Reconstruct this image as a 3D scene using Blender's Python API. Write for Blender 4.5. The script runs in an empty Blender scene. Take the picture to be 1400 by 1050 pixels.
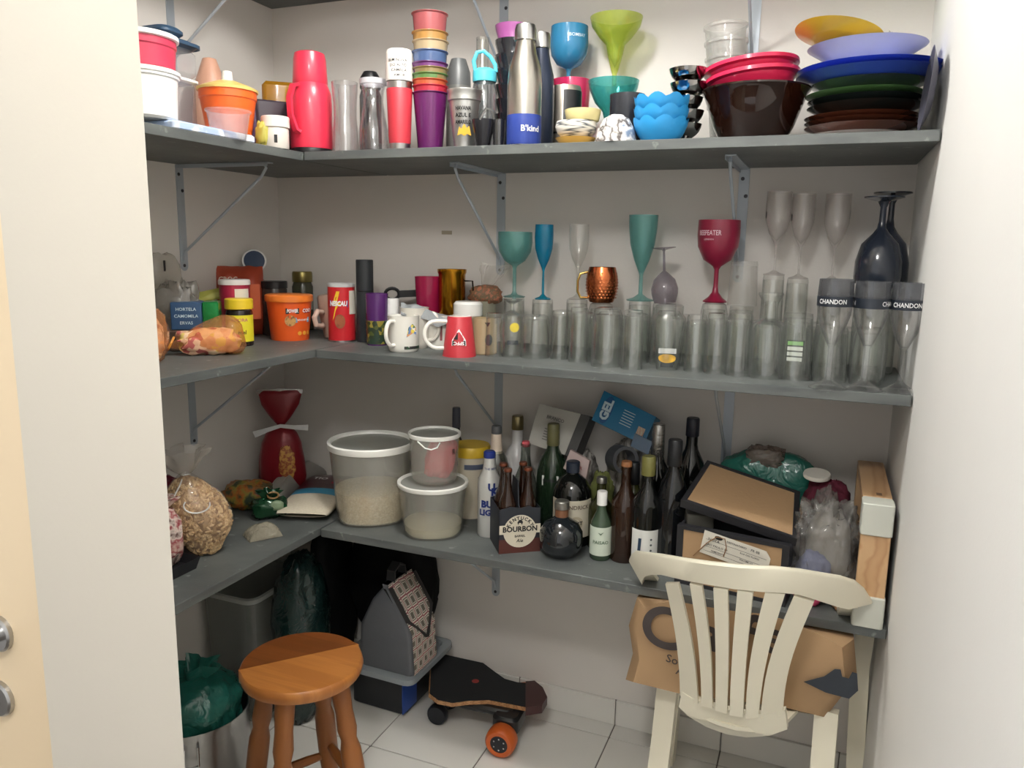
import bpy, math, random
from mathutils import Vector, Matrix, noise
random.seed(7)
C = bpy.context.scene.collection
scene = bpy.context.scene
rad = math.radians

# ---------------------------------------------------------------- camera
CAM = Vector((1.8126, -2.28, 1.5350))
RX = Vector((.926818, .375131, .016875)); UP = Vector((-.080640, .154940, .984627)); FW = Vector((-.366750, .913931, -.173852))
FPX = 1058.89
cd = bpy.data.cameras.new('camera'); cam = bpy.data.objects.new('camera', cd); C.objects.link(cam)
cd.sensor_width = 36; cd.lens = FPX * 36 / 1400; cd.clip_start = .02
m = Matrix((RX, UP, -FW)).transposed().to_4x4(); m.translation = CAM; cam.matrix_world = m
scene.camera = cam

# ---------------------------------------------------------------- world, lamps, exposure
w = bpy.data.worlds.new('world'); scene.world = w; w.use_nodes = True
w.node_tree.nodes['Background'].inputs[0].default_value = (1, .985, .965, 1)
w.node_tree.nodes['Background'].inputs[1].default_value = .62
def lamp(name, loc, watts, radius, col):
    l = bpy.data.lights.new(name, 'POINT'); l.energy = watts; l.shadow_soft_size = radius; l.color = col
    o = bpy.data.objects.new(name, l); C.objects.link(o); o.location = loc; return o
lamp('pantry_ceiling_bulb', (1.12, -.86, 2.50), 25, .07, (1, .985, .95))
lamp('room_ceiling_bulb', (-1.47, -5.10, 2.50), 34, .08, (1, .985, .96))
lamp('hall_ceiling_globe', (1.55, -2.35, 2.52), 34, .12, (1, .99, .97))
vs = scene.view_settings
vs.view_transform = 'Standard'; vs.look = 'None'; vs.gamma = 1; vs.use_curve_mapping = False
vs.exposure = 0.55
scene.cycles.transparent_max_bounces = 48; scene.cycles.max_bounces = 10; scene.cycles.diffuse_bounces = 5

# ---------------------------------------------------------------- pixel helpers (rays of the photograph to real places)
def ray(px, py): return FW + RX * ((px - 700) / FPX) - UP * ((py - 525) / FPX)
def onz(px, py, z): d = ray(px, py); return CAM + d * ((z - CAM.z) / d.z)
def ony(px, py, y): d = ray(px, py); return CAM + d * ((y - CAM.y) / d.y)
def onx(px, py, x): d = ray(px, py); return CAM + d * ((x - CAM.x) / d.x)
def mpp(P): return (Vector(P) - CAM).dot(FW) / FPX
def spot(cx, by, ty, w, z):
    """base seen at (cx,by) standing on height z: centre, radius, height"""
    P = onz(cx, by, z); hd = Vector((P.x - CAM.x, P.y - CAM.y, 0)).normalized()
    R = w * mpp(P) / 2; P = P + hd * R * .9; R = w * mpp(P) / 2
    r = ray(cx, ty); t = (P - CAM).dot(hd) / r.dot(hd)
    return (P.x, P.y, z), R, CAM.z + r.z * t - z
def spotY(cx, ty, w, y, z):
    P = ony(cx, ty, y); return (P.x, y, z), w * mpp(P) / 2, P.z - z
def spotX(cx, ty, w, x, z):
    P = onx(cx, ty, x); return (x, P.y, z), w * mpp(P) / 2, P.z - z
def face(p): return math.atan2(CAM.x - p[0], -(CAM.y - p[1]))

# ---------------------------------------------------------------- materials
MAT = {}
def lin(c): return tuple(((v / 255) / 12.92 if v / 255 <= .04045 else ((v / 255 + .055) / 1.055) ** 2.4) for v in c) + (1,)
def nodes(name):
    m = bpy.data.materials.new(name); m.use_nodes = True; nt = m.node_tree; nt.nodes.clear()
    out = nt.nodes.new('ShaderNodeOutputMaterial'); return m, nt, out
def P(name, rgb, rough=.45, metal=0., var=.06, scale=18., bump=0., bscale=60., coat=0., spec=.5, rgb2=None):
    if name in MAT: return MAT[name]
    m, nt, out = nodes(name); b = nt.nodes.new('ShaderNodeBsdfPrincipled')
    tc = nt.nodes.new('ShaderNodeTexCoord'); n = nt.nodes.new('ShaderNodeTexNoise'); n.inputs['Scale'].default_value = scale; n.inputs['Detail'].default_value = 4
    nt.links.new(tc.outputs['Object'], n.inputs['Vector'])
    mix = nt.nodes.new('ShaderNodeMix'); mix.data_type = 'RGBA'
    c = lin(rgb); c2 = lin(rgb2) if rgb2 else tuple(v * (1 - 2 * var) for v in c[:3]) + (1,)
    mix.inputs[6].default_value = c; mix.inputs[7].default_value = c2
    nt.links.new(n.outputs['Fac'], mix.inputs[0]); nt.links.new(mix.outputs[2], b.inputs['Base Color'])
    b.inputs['Roughness'].default_value = rough; b.inputs['Metallic'].default_value = metal
    b.inputs['Coat Weight'].default_value = coat; b.inputs['Specular IOR Level'].default_value = spec
    if bump:
        n2 = nt.nodes.new('ShaderNodeTexNoise'); n2.inputs['Scale'].default_value = bscale; n2.inputs['Detail'].default_value = 5
        nt.links.new(tc.outputs['Object'], n2.inputs['Vector'])
        bp = nt.nodes.new('ShaderNodeBump'); bp.inputs['Strength'].default_value = bump; bp.inputs['Distance'].default_value = .004
        nt.links.new(n2.outputs['Fac'], bp.inputs['Height']); nt.links.new(bp.outputs[0], b.inputs['Normal'])
    nt.links.new(b.outputs[0], out.inputs[0]); MAT[name] = m; return m
def schlick(nt, f0=.04):
    """surface reflection of a thin sheet, the same from both sides"""
    N = nt.nodes.new; lw = N('ShaderNodeLayerWeight'); lw.inputs['Blend'].default_value = .5
    p = N('ShaderNodeMath'); p.operation = 'POWER'; p.inputs[1].default_value = 5.; nt.links.new(lw.outputs['Facing'], p.inputs[0])
    a = N('ShaderNodeMath'); a.operation = 'MULTIPLY_ADD'; a.inputs[1].default_value = .6; a.inputs[2].default_value = f0; nt.links.new(p.outputs[0], a.inputs[0]); return a.outputs[0], lw
def GL(name, tint=(254, 255, 254), edge=.70, rough=.03, body=.0):
    """thin clear glass: tinted see-through, brighter reflections and denser colour towards grazing edges"""
    if name in MAT: return MAT[name]
    m, nt, out = nodes(name); N = nt.nodes.new
    tr = N('ShaderNodeBsdfTransparent'); tr.inputs[0].default_value = lin(tint)
    b = N('ShaderNodeBsdfPrincipled'); b.inputs['Base Color'].default_value = tuple(v * .20 for v in lin(tint)[:3]) + (1,)
    b.inputs['Roughness'].default_value = rough; b.inputs['Specular IOR Level'].default_value = 1.
    lw = N('ShaderNodeLayerWeight'); lw.inputs['Blend'].default_value = .5; pw = N('ShaderNodeMath'); pw.operation = 'POWER'; pw.inputs[1].default_value = 2.4; nt.links.new(lw.outputs['Facing'], pw.inputs[0])
    mr = N('ShaderNodeMapRange'); mr.inputs['To Min'].default_value = body; mr.inputs['To Max'].default_value = edge
    nt.links.new(pw.outputs[0], mr.inputs['Value'])
    mx = N('ShaderNodeMixShader'); nt.links.new(mr.outputs[0], mx.inputs[0])
    nt.links.new(tr.outputs[0], mx.inputs[1]); nt.links.new(b.outputs[0], mx.inputs[2])
    gl = N('ShaderNodeBsdfGlossy'); gl.inputs['Roughness'].default_value = rough
    fo, _ = schlick(nt, .10)
    mx2 = N('ShaderNodeMixShader'); nt.links.new(fo, mx2.inputs[0]); nt.links.new(mx.outputs[0], mx2.inputs[1]); nt.links.new(gl.outputs[0], mx2.inputs[2])
    nt.links.new(mx2.outputs[0], out.inputs[0]); MAT[name] = m; return m
def TR(name, rgb, opacity=.5, rough=.3, tint=None, crinkle=0., cscale=40.):
    """translucent plastic"""
    if name in MAT: return MAT[name]
    m, nt, out = nodes(name); N = nt.nodes.new
    tr = N('ShaderNodeBsdfTransparent'); tr.inputs[0].default_value = lin(tint or tuple(255 - (255 - v) * .6 for v in rgb))
    b = N('ShaderNodeBsdfPrincipled'); b.inputs['Base Color'].default_value = lin(rgb); b.inputs['Roughness'].default_value = rough
    tl = N('ShaderNodeBsdfTranslucent'); tl.inputs[0].default_value = lin(rgb)
    ad = N('ShaderNodeMixShader'); ad.inputs[0].default_value = .35
    nt.links.new(b.outputs[0], ad.inputs[1]); nt.links.new(tl.outputs[0], ad.inputs[2])
    mx = N('ShaderNodeMixShader'); mx.inputs[0].default_value = opacity
    nt.links.new(tr.outputs[0], mx.inputs[1]); nt.links.new(ad.outputs[0], mx.inputs[2])
    last = mx
    gl = N('ShaderNodeBsdfGlossy'); gl.inputs['Roughness'].default_value = rough * .5
    fo, fr = schlick(nt)
    mx2 = N('ShaderNodeMixShader'); nt.links.new(fo, mx2.inputs[0]); nt.links.new(mx.outputs[0], mx2.inputs[1]); nt.links.new(gl.outputs[0], mx2.inputs[2])
    if crinkle:
        tc = N('ShaderNodeTexCoord'); n2 = N('ShaderNodeTexNoise'); n2.inputs['Scale'].default_value = cscale; n2.inputs['Detail'].default_value = 3; n2.inputs['Distortion'].default_value = 1.2
        nt.links.new(tc.outputs['Object'], n2.inputs['Vector'])
        bp = N('ShaderNodeBump'); bp.inputs['Strength'].default_value = crinkle; bp.inputs['Distance'].default_value = .012
        nt.links.new(n2.outputs['Fac'], bp.inputs['Height'])
        for s in (b, gl, fr): nt.links.new(bp.outputs[0], s.inputs['Normal'])
    nt.links.new(mx2.outputs[0], out.inputs[0]); MAT[name] = m; return m
def PAT(name, cols, kind='voronoi', scale=40., rough=.5, stretch=(1, 1, 1), metal=0.):
    """patches of several print colours"""
    if name in MAT: return MAT[name]
    m, nt, out = nodes(name); N = nt.nodes.new; b = N('ShaderNodeBsdfPrincipled'); b.inputs['Roughness'].default_value = rough; b.inputs['Metallic'].default_value = metal
    tc = N('ShaderNodeTexCoord'); mp = N('ShaderNodeMapping'); mp.inputs['Scale'].default_value = stretch
    nt.links.new(tc.outputs['Object'], mp.inputs[0])
    if kind == 'noise':
        t = N('ShaderNodeTexNoise'); t.inputs['Detail'].default_value = 3; o = t.outputs['Fac']
    elif kind == 'wave':
        t = N('ShaderNodeTexWave'); t.inputs['Distortion'].default_value = 6; t.inputs['Detail'].default_value = 3; t.inputs['Detail Scale'].default_value = 1.5; o = t.outputs['Fac']
    else:
        t = N('ShaderNodeTexVoronoi'); o = None
    t.inputs['Scale'].default_value = scale; nt.links.new(mp.outputs[0], t.inputs['Vector'])
    if o is None:
        sx = N('ShaderNodeSeparateColor'); nt.links.new(t.outputs['Color'], sx.inputs[0]); o = sx.outputs[0]
    r = N('ShaderNodeValToRGB'); nt.links.new(o, r.inputs[0]); cr = r.color_ramp
    lo, hi = (.3, .7) if kind == 'noise' else (0, 1)
    while len(cr.elements) < len(cols): cr.elements.new(.5)
    for i, c in enumerate(cols): cr.elements[i].position = lo + (hi - lo) * i / len(cols); cr.elements[i].color = lin(c)
    if kind == 'voronoi': cr.interpolation = 'CONSTANT'
    nt.links.new(r.outputs[0], b.inputs['Base Color']); nt.links.new(b.outputs[0], out.inputs[0]); MAT[name] = m; return m

# ---------------------------------------------------------------- mesh builder
class MB:
    def __init__(s): s.v = []; s.f = []; s.sm = None
    def add(s, v, f):
        o = len(s.v); s.v += [tuple(p) for p in v]; s.f += [tuple(i + o for i in q) for q in f]; return s
    def loft(s, rings, cap0=True, cap1=True):
        n = len(rings[0]); v = [p for r in rings for p in r]; f = []
        for k in range(len(rings) - 1):
            for i in range(n):
                j = (i + 1) % n; f.append((k * n + i, k * n + j, (k + 1) * n + j, (k + 1) * n + i))
        if cap0: f.append(tuple(reversed(range(n))))
        if cap1: f.append(tuple((len(rings) - 1) * n + i for i in range(n)))
        return s.add(v, f)
    def lathe(s, prof, seg=28, wob=None):
        v = []; f = []; idx = []
        for (r, z) in prof:
            if r < 1e-6: idx.append([len(v)]); v.append((0, 0, z))
            else:
                idx.append(list(range(len(v), len(v) + seg)))
                for i in range(seg):
                    a = 2 * math.pi * i / seg; q = r * (wob(a, z) if wob else 1); v.append((q * math.sin(a), -q * math.cos(a), z))
        for a, b in zip(idx, idx[1:]):
            for i in range(seg):
                j = (i + 1) % seg
                if len(a) == 1 and len(b) == 1: break
                if len(a) == 1: f.append((a[0], b[j], b[i]))
                elif len(b) == 1: f.append((a[i], a[j], b[0]))
                else: f.append((a[i], a[j], b[j], b[i]))
        return s.add(v, f)
    def box(s, c, d, M=None, b=0.):
        x, y, z = (q / 2 for q in d)
        if b: return s.rbox(c, d, b, M)
        v = [Vector((i * x, j * y, k * z)) for k in (-1, 1) for (i, j) in ((-1, -1), (1, -1), (1, 1), (-1, 1))]
        v = [(M @ p if M else p) + Vector(c) for p in v]
        return s.add(v, [(3, 2, 1, 0), (4, 5, 6, 7), (0, 1, 5, 4), (1, 2, 6, 5), (2, 3, 7, 6), (3, 0, 4, 7)])
    def rbox(s, c, d, r, M=None, seg=3):
        x, y, z = (q / 2 for q in d); rings = []
        for (zz, ins) in ((-z, r * .4), (-z + r * .4, 0), (z - r * .4, 0), (z, r * .4)):
            rings.append([(M @ p if M else p) + Vector(c) for p in rrect(x - ins, y - ins, min(r, x - ins - 1e-5, y - ins - 1e-5), zz, seg)])
        return s.loft(rings)
    def tube(s, path, r, seg=8):
        path = [Vector(p) for p in path]; rs = r if isinstance(r, (list, tuple)) else [r] * len(path); rings = []
        t0 = (path[1] - path[0]).normalized(); a = Vector((0, 0, 1)) if abs(t0.z) < .9 else Vector((1, 0, 0)); nrm = t0.cross(a).normalized()
        for i, p in enumerate(path):
            t = (path[min(i + 1, len(path) - 1)] - path[max(i - 1, 0)]).normalized()
            nrm = (nrm - t * nrm.dot(t)).normalized(); bn = t.cross(nrm)
            rings.append([p + (nrm * math.cos(2 * math.pi * k / seg) + bn * math.sin(2 * math.pi * k / seg)) * rs[i] for k in range(seg)])
        return s.loft(rings)
    def strip(s, path, wd, th, up=(0, 0, 1)):
        """flat band along a path: width wd along 'up', thickness th"""
        path = [Vector(p) for p in path]; u = Vector(up); rings = []
        ws = wd if isinstance(wd, (list, tuple)) else [wd] * len(path)
        for i, p in enumerate(path):
            t = (path[min(i + 1, len(path) - 1)] - path[max(i - 1, 0)]).normalized(); uu = (u - t * u.dot(t)).normalized(); n = t.cross(uu)
            a = uu * ws[i] / 2; b = n * th / 2; rings.append([p - a - b, p + a - b, p + a + b, p - a + b])
        return s.loft(rings)
    def prism(s, outline, z0, z1):
        return s.loft([[(x, y, z0) for x, y in outline], [(x, y, z1) for x, y in outline]])
    def grid(s, fn, nu, nv, closed_u=False):
        v = [fn(i / (nu if closed_u else nu - 1), j / (nv - 1)) for j in range(nv) for i in range(nu)]; f = []
        for j in range(nv - 1):
            for i in range(nu if closed_u else nu - 1):
                k = (i + 1) % nu; f.append((j * nu + i, j * nu + k, (j + 1) * nu + k, (j + 1) * nu + i))
        return s.add(v, f)
    def xf(s, M): s.v = [tuple(M @ Vector(p)) for p in s.v]; return s
    def off(s, x, y, z): s.v = [(p[0] + x, p[1] + y, p[2] + z) for p in s.v]; return s
    def mesh(s, name, mat, smooth=35):
        me = bpy.data.meshes.new(name); me.from_pydata(s.v, [], s.f); me.validate()
        if mat: me.materials.append(mat)
        smooth = s.sm or smooth
        if smooth:
            me.polygons.foreach_set('use_smooth', [True] * len(me.polygons)); me.set_sharp_from_angle(angle=rad(smooth))
        me.update(); return me
def rrect(x, y, r, z, seg=3):
    o = []
    for cx, cy, a0 in ((x - r, -y + r, -90), (x - r, y - r, 0), (-x + r, y - r, 90), (-x + r, -y + r, 180)):
        for k in range(seg + 1):
            a = rad(a0 + 90 * k / seg); o.append(Vector((cx + r * math.cos(a), cy + r * math.sin(a), z)))
    return o
def obj(name, mb, mat, parent=None, smooth=35):
    o = bpy.data.objects.new(name, mb if isinstance(mb, bpy.types.Mesh) else mb.mesh(name, mat, smooth)); C.objects.link(o); o.parent = parent; return o
def tag(o, label, cat, group=None, kind=None):
    if label: o['label'] = label
    if cat: o['category'] = cat
    if group: o['group'] = group
    if kind: o['kind'] = kind
    return o
def thing(name, label, cat, loc=(0, 0, 0), rz=0., group=None, rot=None):
    o = bpy.data.objects.new(name, None); o.empty_display_size = .05; C.objects.link(o); o.location = loc
    o.rotation_euler = rot if rot else (0, 0, rz); return tag(o, label, cat, group)
def one(name, label, cat, mb, mat, loc=(0, 0, 0), rz=0., group=None, rot=None, smooth=35):
    o = obj(name, mb, mat, None, smooth); o.location = loc; o.rotation_euler = rot if rot else (0, 0, rz); return tag(o, label, cat, group)
def struct(name, mb, mat, smooth=0, parent=None):
    o = obj(name, mb, mat, parent, smooth)
    if not parent: o['kind'] = 'structure'
    return o
def copy_tree(o, parent=None):
    c = o.copy(); C.objects.link(c); c.parent = parent
    for ch in o.children: copy_tree(ch, c)
    return c
def pf(R, H, *pts): return [(R * r, H * z) for r, z in pts]
def shell(R, H, pts, th=.002, base=None):
    """outer profile from base up, then back down inside: an open vessel"""
    o = pf(R, H, *pts); base = th * 1.5 if base is None else base
    inn = [(max(r - th, 0), max(z, o[0][1] + base)) for r, z in reversed(o) if r > th * 1.5]
    lst = [(0, o[0][1])] + [q for q in o if q[0] > 1e-6] + inn + [(0, o[0][1] + base)]
    return lst
def vessel(R, H, pts, th=.002, seg=28, base=None, wob=None): return MB().lathe(shell(R, H, pts, th, base), seg, wob)
def solid(R, H, pts, seg=28, wob=None):
    o = pf(R, H, *pts); return MB().lathe([(0, o[0][1])] + [q for q in o if q[0] > 1e-6] + [(0, o[-1][1])], seg, wob)
def band(R, z0, z1, a0, a1, th=.0008, n=14, R1=None):
    """label wrapped on a round body; angles in degrees, 0 faces the front"""
    R1 = R if R1 is None else R1; mb = MB(); rings = []
    for i in range(n + 1):
        a = rad(a0 + (a1 - a0) * i / n); s_, c_ = math.sin(a), -math.cos(a)
        rings.append([((R + th) * s_, (R + th) * c_, z0), ((R1 + th) * s_, (R1 + th) * c_, z1), ((R1 - .0004) * s_, (R1 - .0004) * c_, z1), ((R - .0004) * s_, (R - .0004) * c_, z0)])
    return mb.loft(rings)
_tx = {}
def text(s, size, bold=.0, italic=0., width=None):
    """lettering as flat mesh in the x/y plane, centred"""
    key = (s, bold, size > .06)
    if key not in _tx:
        cu = bpy.data.curves.new('t', 'FONT'); cu.body = s; cu.align_x = 'CENTER'; cu.align_y = 'CENTER'; cu.resolution_u = 10 if size > .06 else 2; cu.offset = bold; cu.size = 1
        ob = bpy.data.objects.new('t', cu); C.objects.link(ob); dg = bpy.context.evaluated_depsgraph_get()
        me = ob.evaluated_get(dg).to_mesh(); _tx[key] = ([tuple(v.co) for v in me.vertices], [tuple(p.vertices) for p in me.polygons])
        ob.evaluated_get(dg).to_mesh_clear(); bpy.data.objects.remove(ob); bpy.data.curves.remove(cu)
    v, f = _tx[key]; k = size
    sx = 1.
    if width:
        xs = [p[0] for p in v]; sx = width / ((max(xs) - min(xs)) * k)
    mb = MB(); mb.add([((p[0] + italic * p[1]) * k * sx, p[1] * k, 0) for p in v], f); return mb
def wrap(mb, R, z, a=0., R1=None, H=1., rot=0.):
    """bend flat lettering round a body of radius R (R1 at height z+H) at angle a degrees"""
    out = MB(); c, s = math.cos(rad(rot)), math.sin(rad(rot)); v = []
    for (x, y, _) in mb.v:
        x, y = x * c - y * s, x * s + y * c
        rr = R + ((R1 - R) * y / H if R1 is not None else 0) + .0014; t = rad(a) + x / R; v.append((rr * math.sin(t), -rr * math.cos(t), z + y))
    return out.add(v, mb.f)
def flat(mb, p, right, up, rot=0.):
    """put flat lettering on a plane through p"""
    c, s = math.cos(rad(rot)), math.sin(rad(rot)); r = Vector(right).normalized(); u = Vector(up).normalized(); n = r.cross(u) * .0012; out = MB()
    return out.add([Vector(p) + r * (x * c - y * s) + u * (x * s + y * c) + n for (x, y, _) in mb.v], mb.f)
def disc(r, n=20, ry=None): 
    ry = r if ry is None else ry
    return MB().add([(r * math.cos(2 * math.pi * i / n), ry * math.sin(2 * math.pi * i / n), 0) for i in range(n)], [tuple(range(n))])
def rect(w, h): return MB().add([(-w / 2, -h / 2, 0), (w / 2, -h / 2, 0), (w / 2, h / 2, 0), (-w / 2, h / 2, 0)], [(0, 1, 2, 3)])
def poly(pts): return MB().add([(x, y, 0) for x, y in pts], [tuple(range(len(pts)))])
def blob(w, d, h, seed=0, crumple=.12, freq=2.2, nu=30, nv=18, e=2.6, flatb=.35):
    """soft filled bag, base at z=0"""
    mb = MB(); off = Vector((seed * 7.3, seed * 3.1, seed * 1.7)); v = []
    def fn(u, t):
        a = 2 * math.pi * u; ph = math.pi * (t - .5); q = 2 / e
        sg = lambda x, p: math.copysign(abs(x) ** p, x)
        n = Vector((sg(math.cos(a), q) * sg(math.cos(ph), q), sg(math.sin(a), q) * sg(math.cos(ph), q), sg(math.sin(ph), q)))
        k = 1 + crumple * noise.noise(n * freq + off) + crumple * .5 * noise.noise(n * freq * 2.7 + off) + crumple * .25 * noise.noise(n * freq * 6 + off)
        p = Vector((n.x * w / 2 * k, n.y * d / 2 * k, n.z * h / 2 * k)); z = p.z + h / 2
        return (p.x, p.y, max(z, 0) if z > 0 else 0)
    mb.sm = 75
    return mb.grid(fn, nu, nv, True)
def pillow(w, h, t, seed=0, crumple=.1, nu=22, nv=22):
    """sealed flat packet lying in the x/y plane, bulging to thickness t, flat underneath"""
    off = Vector((seed * 5.1, seed * 2.3, 0)); mb = MB()
    def fn(sgn):
        def g(u, v):
            x, y = u * 2 - 1, v * 2 - 1; b = max(0., (1 - abs(x) ** 3)) ** .6 * max(0., (1 - abs(y) ** 3)) ** .6
            z = (t * b * (1 + crumple * 3 * noise.noise(Vector((x * 2, y * 2, sgn)) + off))) if sgn > 0 else 0
            return (x * w / 2 * (1 + .03 * noise.noise(Vector((y * 3, 0, 0)) + off)), y * h / 2 * (1 + .03 * noise.noise(Vector((x * 3, 4, 0)) + off)), z + .0015 * (sgn > 0))
        return g
    mb.grid(fn(1), nu, nv); n = MB().grid(fn(-1), nu, nv); mb.add(n.v, [tuple(reversed(q)) for q in n.f]); mb.sm = 75; return mb
def ruff(r0, r1, z0, z1, n=9, amp=.35, seed=1, seg=54, dx=0., rows=6):
    """gathered bag mouth: pleated flaring skirt"""
    def g(u, t):
        a = 2 * math.pi * u; r = r0 + (r1 - r0) * t ** .8; k = 1 + amp * t * math.sin(n * a + seed + 2 * noise.noise(Vector((math.cos(a) * 2, math.sin(a) * 2, seed))))
        k += .3 * t * noise.noise(Vector((math.cos(a) * 3, math.sin(a) * 3, t * 3 + seed)))
        return (r * k * math.cos(a) + dx * t, r * k * math.sin(a) * .7, z0 + (z1 - z0) * t * (1 + .18 * noise.noise(Vector((a * 1.3, seed, 0)))))
    return MB().grid(g, seg, rows, True)
# ================================================================ SETTING
XR = 2.003; ZA, ZB, ZC, ZD = 1.783, 1.237, .700, 2.335; TH = .0233; DB = .456; DLA, DL = .448, .470; HC = 2.62; YF = -1.63
def wallmat(name, rgb, bump=.10):
    m = P(name, rgb, .75, var=.03, scale=3, bump=bump, bscale=140); return m
WALL = wallmat('wall_paint', (218, 213, 207)); CEIL = wallmat('ceiling_paint', (236, 234, 228)); WHITE_WALL = wallmat('hall_paint', (230, 229, 226), .05); STUB = wallmat('jamb_paint', (200, 194, 182), .05)
struct('wall_back', MB().box((XR / 2, .05, HC / 2), (XR + .2, .1, HC)), WALL)
struct('wall_left', MB().box((-.05, -.8, HC / 2), (.1, 1.6, HC)), WALL)
struct('wall_right', MB().box((XR + .05, -1.7, HC / 2), (.1, 3.4, HC)), WHITE_WALL)
struct('ceiling', MB().box((XR / 2 - .6, -1.7, HC + .05), (XR + 1.4, 3.6, .1)), CEIL)
XJ = sum(ony(a, b, YF).x for a, b in ((192, 30), (222, 515), (246, 1040))) / 3
XD = sum(ony(a, b, YF).x for a, b in ((45, 750), (71, 1040))) / 2
struct('wall_front', MB().prism([(XD, YF), (XJ, YF), (XJ - .15, YF + .12), (-.1, YF + .12), (-.1, YF + .10), (XD, YF + .10)], 0, HC), STUB)
# neighbouring door with lever and keyhole rose
DOORM = P('door_cream', (226, 205, 172), .4, var=.03, scale=4)
dr = struct('door_1', MB().box((XD - .41, YF + .055, 1.05), (.815, .035, 2.10), b=.003), DOORM)
STEEL = P('brushed_steel', (190, 190, 190), .28, 1., var=.08, scale=30); CHROME = P('polished_steel', (210, 210, 212), .12, 1., var=.02)
HP = ony(-6, 868, YF + .03); KP = ony(-4, 957, YF + .03)
def rose(p, r, nm):
    mb = MB().lathe([(0, 0), (r, 0), (r, .006), (r * .9, .009), (0, .009)], 28).xf(Matrix.Rotation(rad(90), 4, 'X')); mb.off(p.x, YF + .0375, p.z); return obj(nm, mb, STEEL, dr)
rose(HP, .027, 'handle_rose')
kr = rose(KP, .027, 'keyhole_rose')
obj('keyhole', MB().box((KP.x, YF + .027, KP.z), (.008, .003, .018)), P('keyhole_dark', (30, 28, 30), .5), kr)
lv = MB().tube([(HP.x, YF + .03, HP.z), (HP.x, YF - .010, HP.z), (HP.x - .004, YF - .022, HP.z), (HP.x - .02, YF - .028, HP.z), (HP.x - .11, YF - .028, HP.z)], .011, 12)
obj('handle', lv, CHROME, dr)
# floor: slab (grout) and single tiles
GX, GY, TS = .6107, -.0794, .3366
fl = struct('floor', MB().box((XR / 2 - .5, -1.65, -.03), (XR + 1.4, 3.5, .052)), P('grout', (112, 106, 100), .9, var=.1, scale=60))
TILE = P('floor_tile', (222, 220, 214), .22, var=.03, scale=5, coat=.2)
tiles = {}
xs = [0] + [GX + TS * k for k in range(-1, 5)] + [XR]; ys = [0] + [GY - TS * k for k in range(0, 6)]
xs = [x for x in xs if 0 <= x <= XR]
for a, b in zip(xs, xs[1:]):
    for c, d in zip(ys[1:], ys):
        key = (round(b - a, 3), round(d - c, 3))
        if key not in tiles: tiles[key] = MB().rbox((0, 0, .0), (b - a - .004, d - c - .004, .008), .002, seg=1).mesh('tile', TILE, 30)
        o = obj('tile', tiles[key], None, fl); o.location = ((a + b) / 2, (c + d) / 2, -.004)
for nm, n in (('baseboard_back', 0), ('baseboard_left', 1), ('baseboard_right', 2)):
    bb = MB()
    if n == 0: bb.box((XR / 2, -.003, .0432), (XR, .006, .0864))
    elif n == 1: bb.box((.003, -.8, .0432), (.006, 1.4, .0864))
    else: bb.box((XR - .003, -.9, .0432), (.006, 1.7, .0864))
    bo = struct(nm, bb, P('grout', (112, 106, 100)))
    if n == 0: segs = list(zip(xs, xs[1:]))
    else: segs = [(d, c) for c, d in zip(ys[1:], ys)]
    for a, b in segs:
        L = abs(b - a) - .003; mid = (a + b) / 2
        mb = MB().rbox((0, 0, 0), ((L, .010, .086) if n == 0 else (.010, L, .086)), .002, seg=1)
        o = obj('tile', mb, TILE, bo); o.location = ((mid, -.005, .0435) if n == 0 else ((.005 if n == 1 else XR - .005), mid, .0435))

# ---------------------------------------------------------------- shelves: painted slate boards
def shelfmat():
    m, nt, out = nodes('shelf_slate'); N = nt.nodes.new; b = N('ShaderNodeBsdfPrincipled'); tc = N('ShaderNodeTexCoord')
    n1 = N('ShaderNodeTexNoise'); n1.inputs['Scale'].default_value = 6; n1.inputs['Detail'].default_value = 6
    mp = N('ShaderNodeMapping'); mp.inputs['Scale'].default_value = (1, 1, 5); nt.links.new(tc.outputs['Object'], mp.inputs[0]); nt.links.new(mp.outputs[0], n1.inputs['Vector'])
    r = N('ShaderNodeValToRGB'); nt.links.new(n1.outputs['Fac'], r.inputs[0])
    r.color_ramp.elements[0].position = .35; r.color_ramp.elements[0].color = lin((80, 84, 84)); r.color_ramp.elements[1].position = .72; r.color_ramp.elements[1].color = lin((102, 106, 104))
    n2 = N('ShaderNodeTexNoise'); n2.inputs['Scale'].default_value = 34; n2.inputs['Detail'].default_value = 3; nt.links.new(tc.outputs['Object'], n2.inputs['Vector'])
    r2 = N('ShaderNodeValToRGB'); nt.links.new(n2.outputs['Fac'], r2.inputs[0]); r2.color_ramp.elements[0].position = .66; r2.color_ramp.elements[1].position = .74
    mx = N('ShaderNodeMix'); mx.data_type = 'RGBA'; nt.links.new(r2.outputs[0], mx.inputs[0]); nt.links.new(r.outputs[0], mx.inputs[6]); mx.inputs[7].default_value = lin((126, 131, 127))
    nt.links.new(mx.outputs[2], b.inputs['Base Color']); b.inputs['Roughness'].default_value = .5
    bp = N('ShaderNodeBump'); bp.inputs['Strength'].default_value = .25; bp.inputs['Distance'].default_value = .003; nt.links.new(n2.outputs['Fac'], bp.inputs['Height']); nt.links.new(bp.outputs[0], b.inputs['Normal'])
    nt.links.new(b.outputs[0], out.inputs[0]); return m
SHELF = shelfmat()
YL = -1.46
names = {ZA: 'holding cups, bowls and plates', ZB: 'holding mugs and rows of glasses', ZC: 'holding bottles and rice containers', ZD: 'above the stacked plates'}
namel = {ZA: 'under the plastic tubs and orange bowl', ZB: 'under the snack bags and jars', ZC: 'under the bag of dry pasta', ZD: 'above the plastic tubs'}
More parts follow.
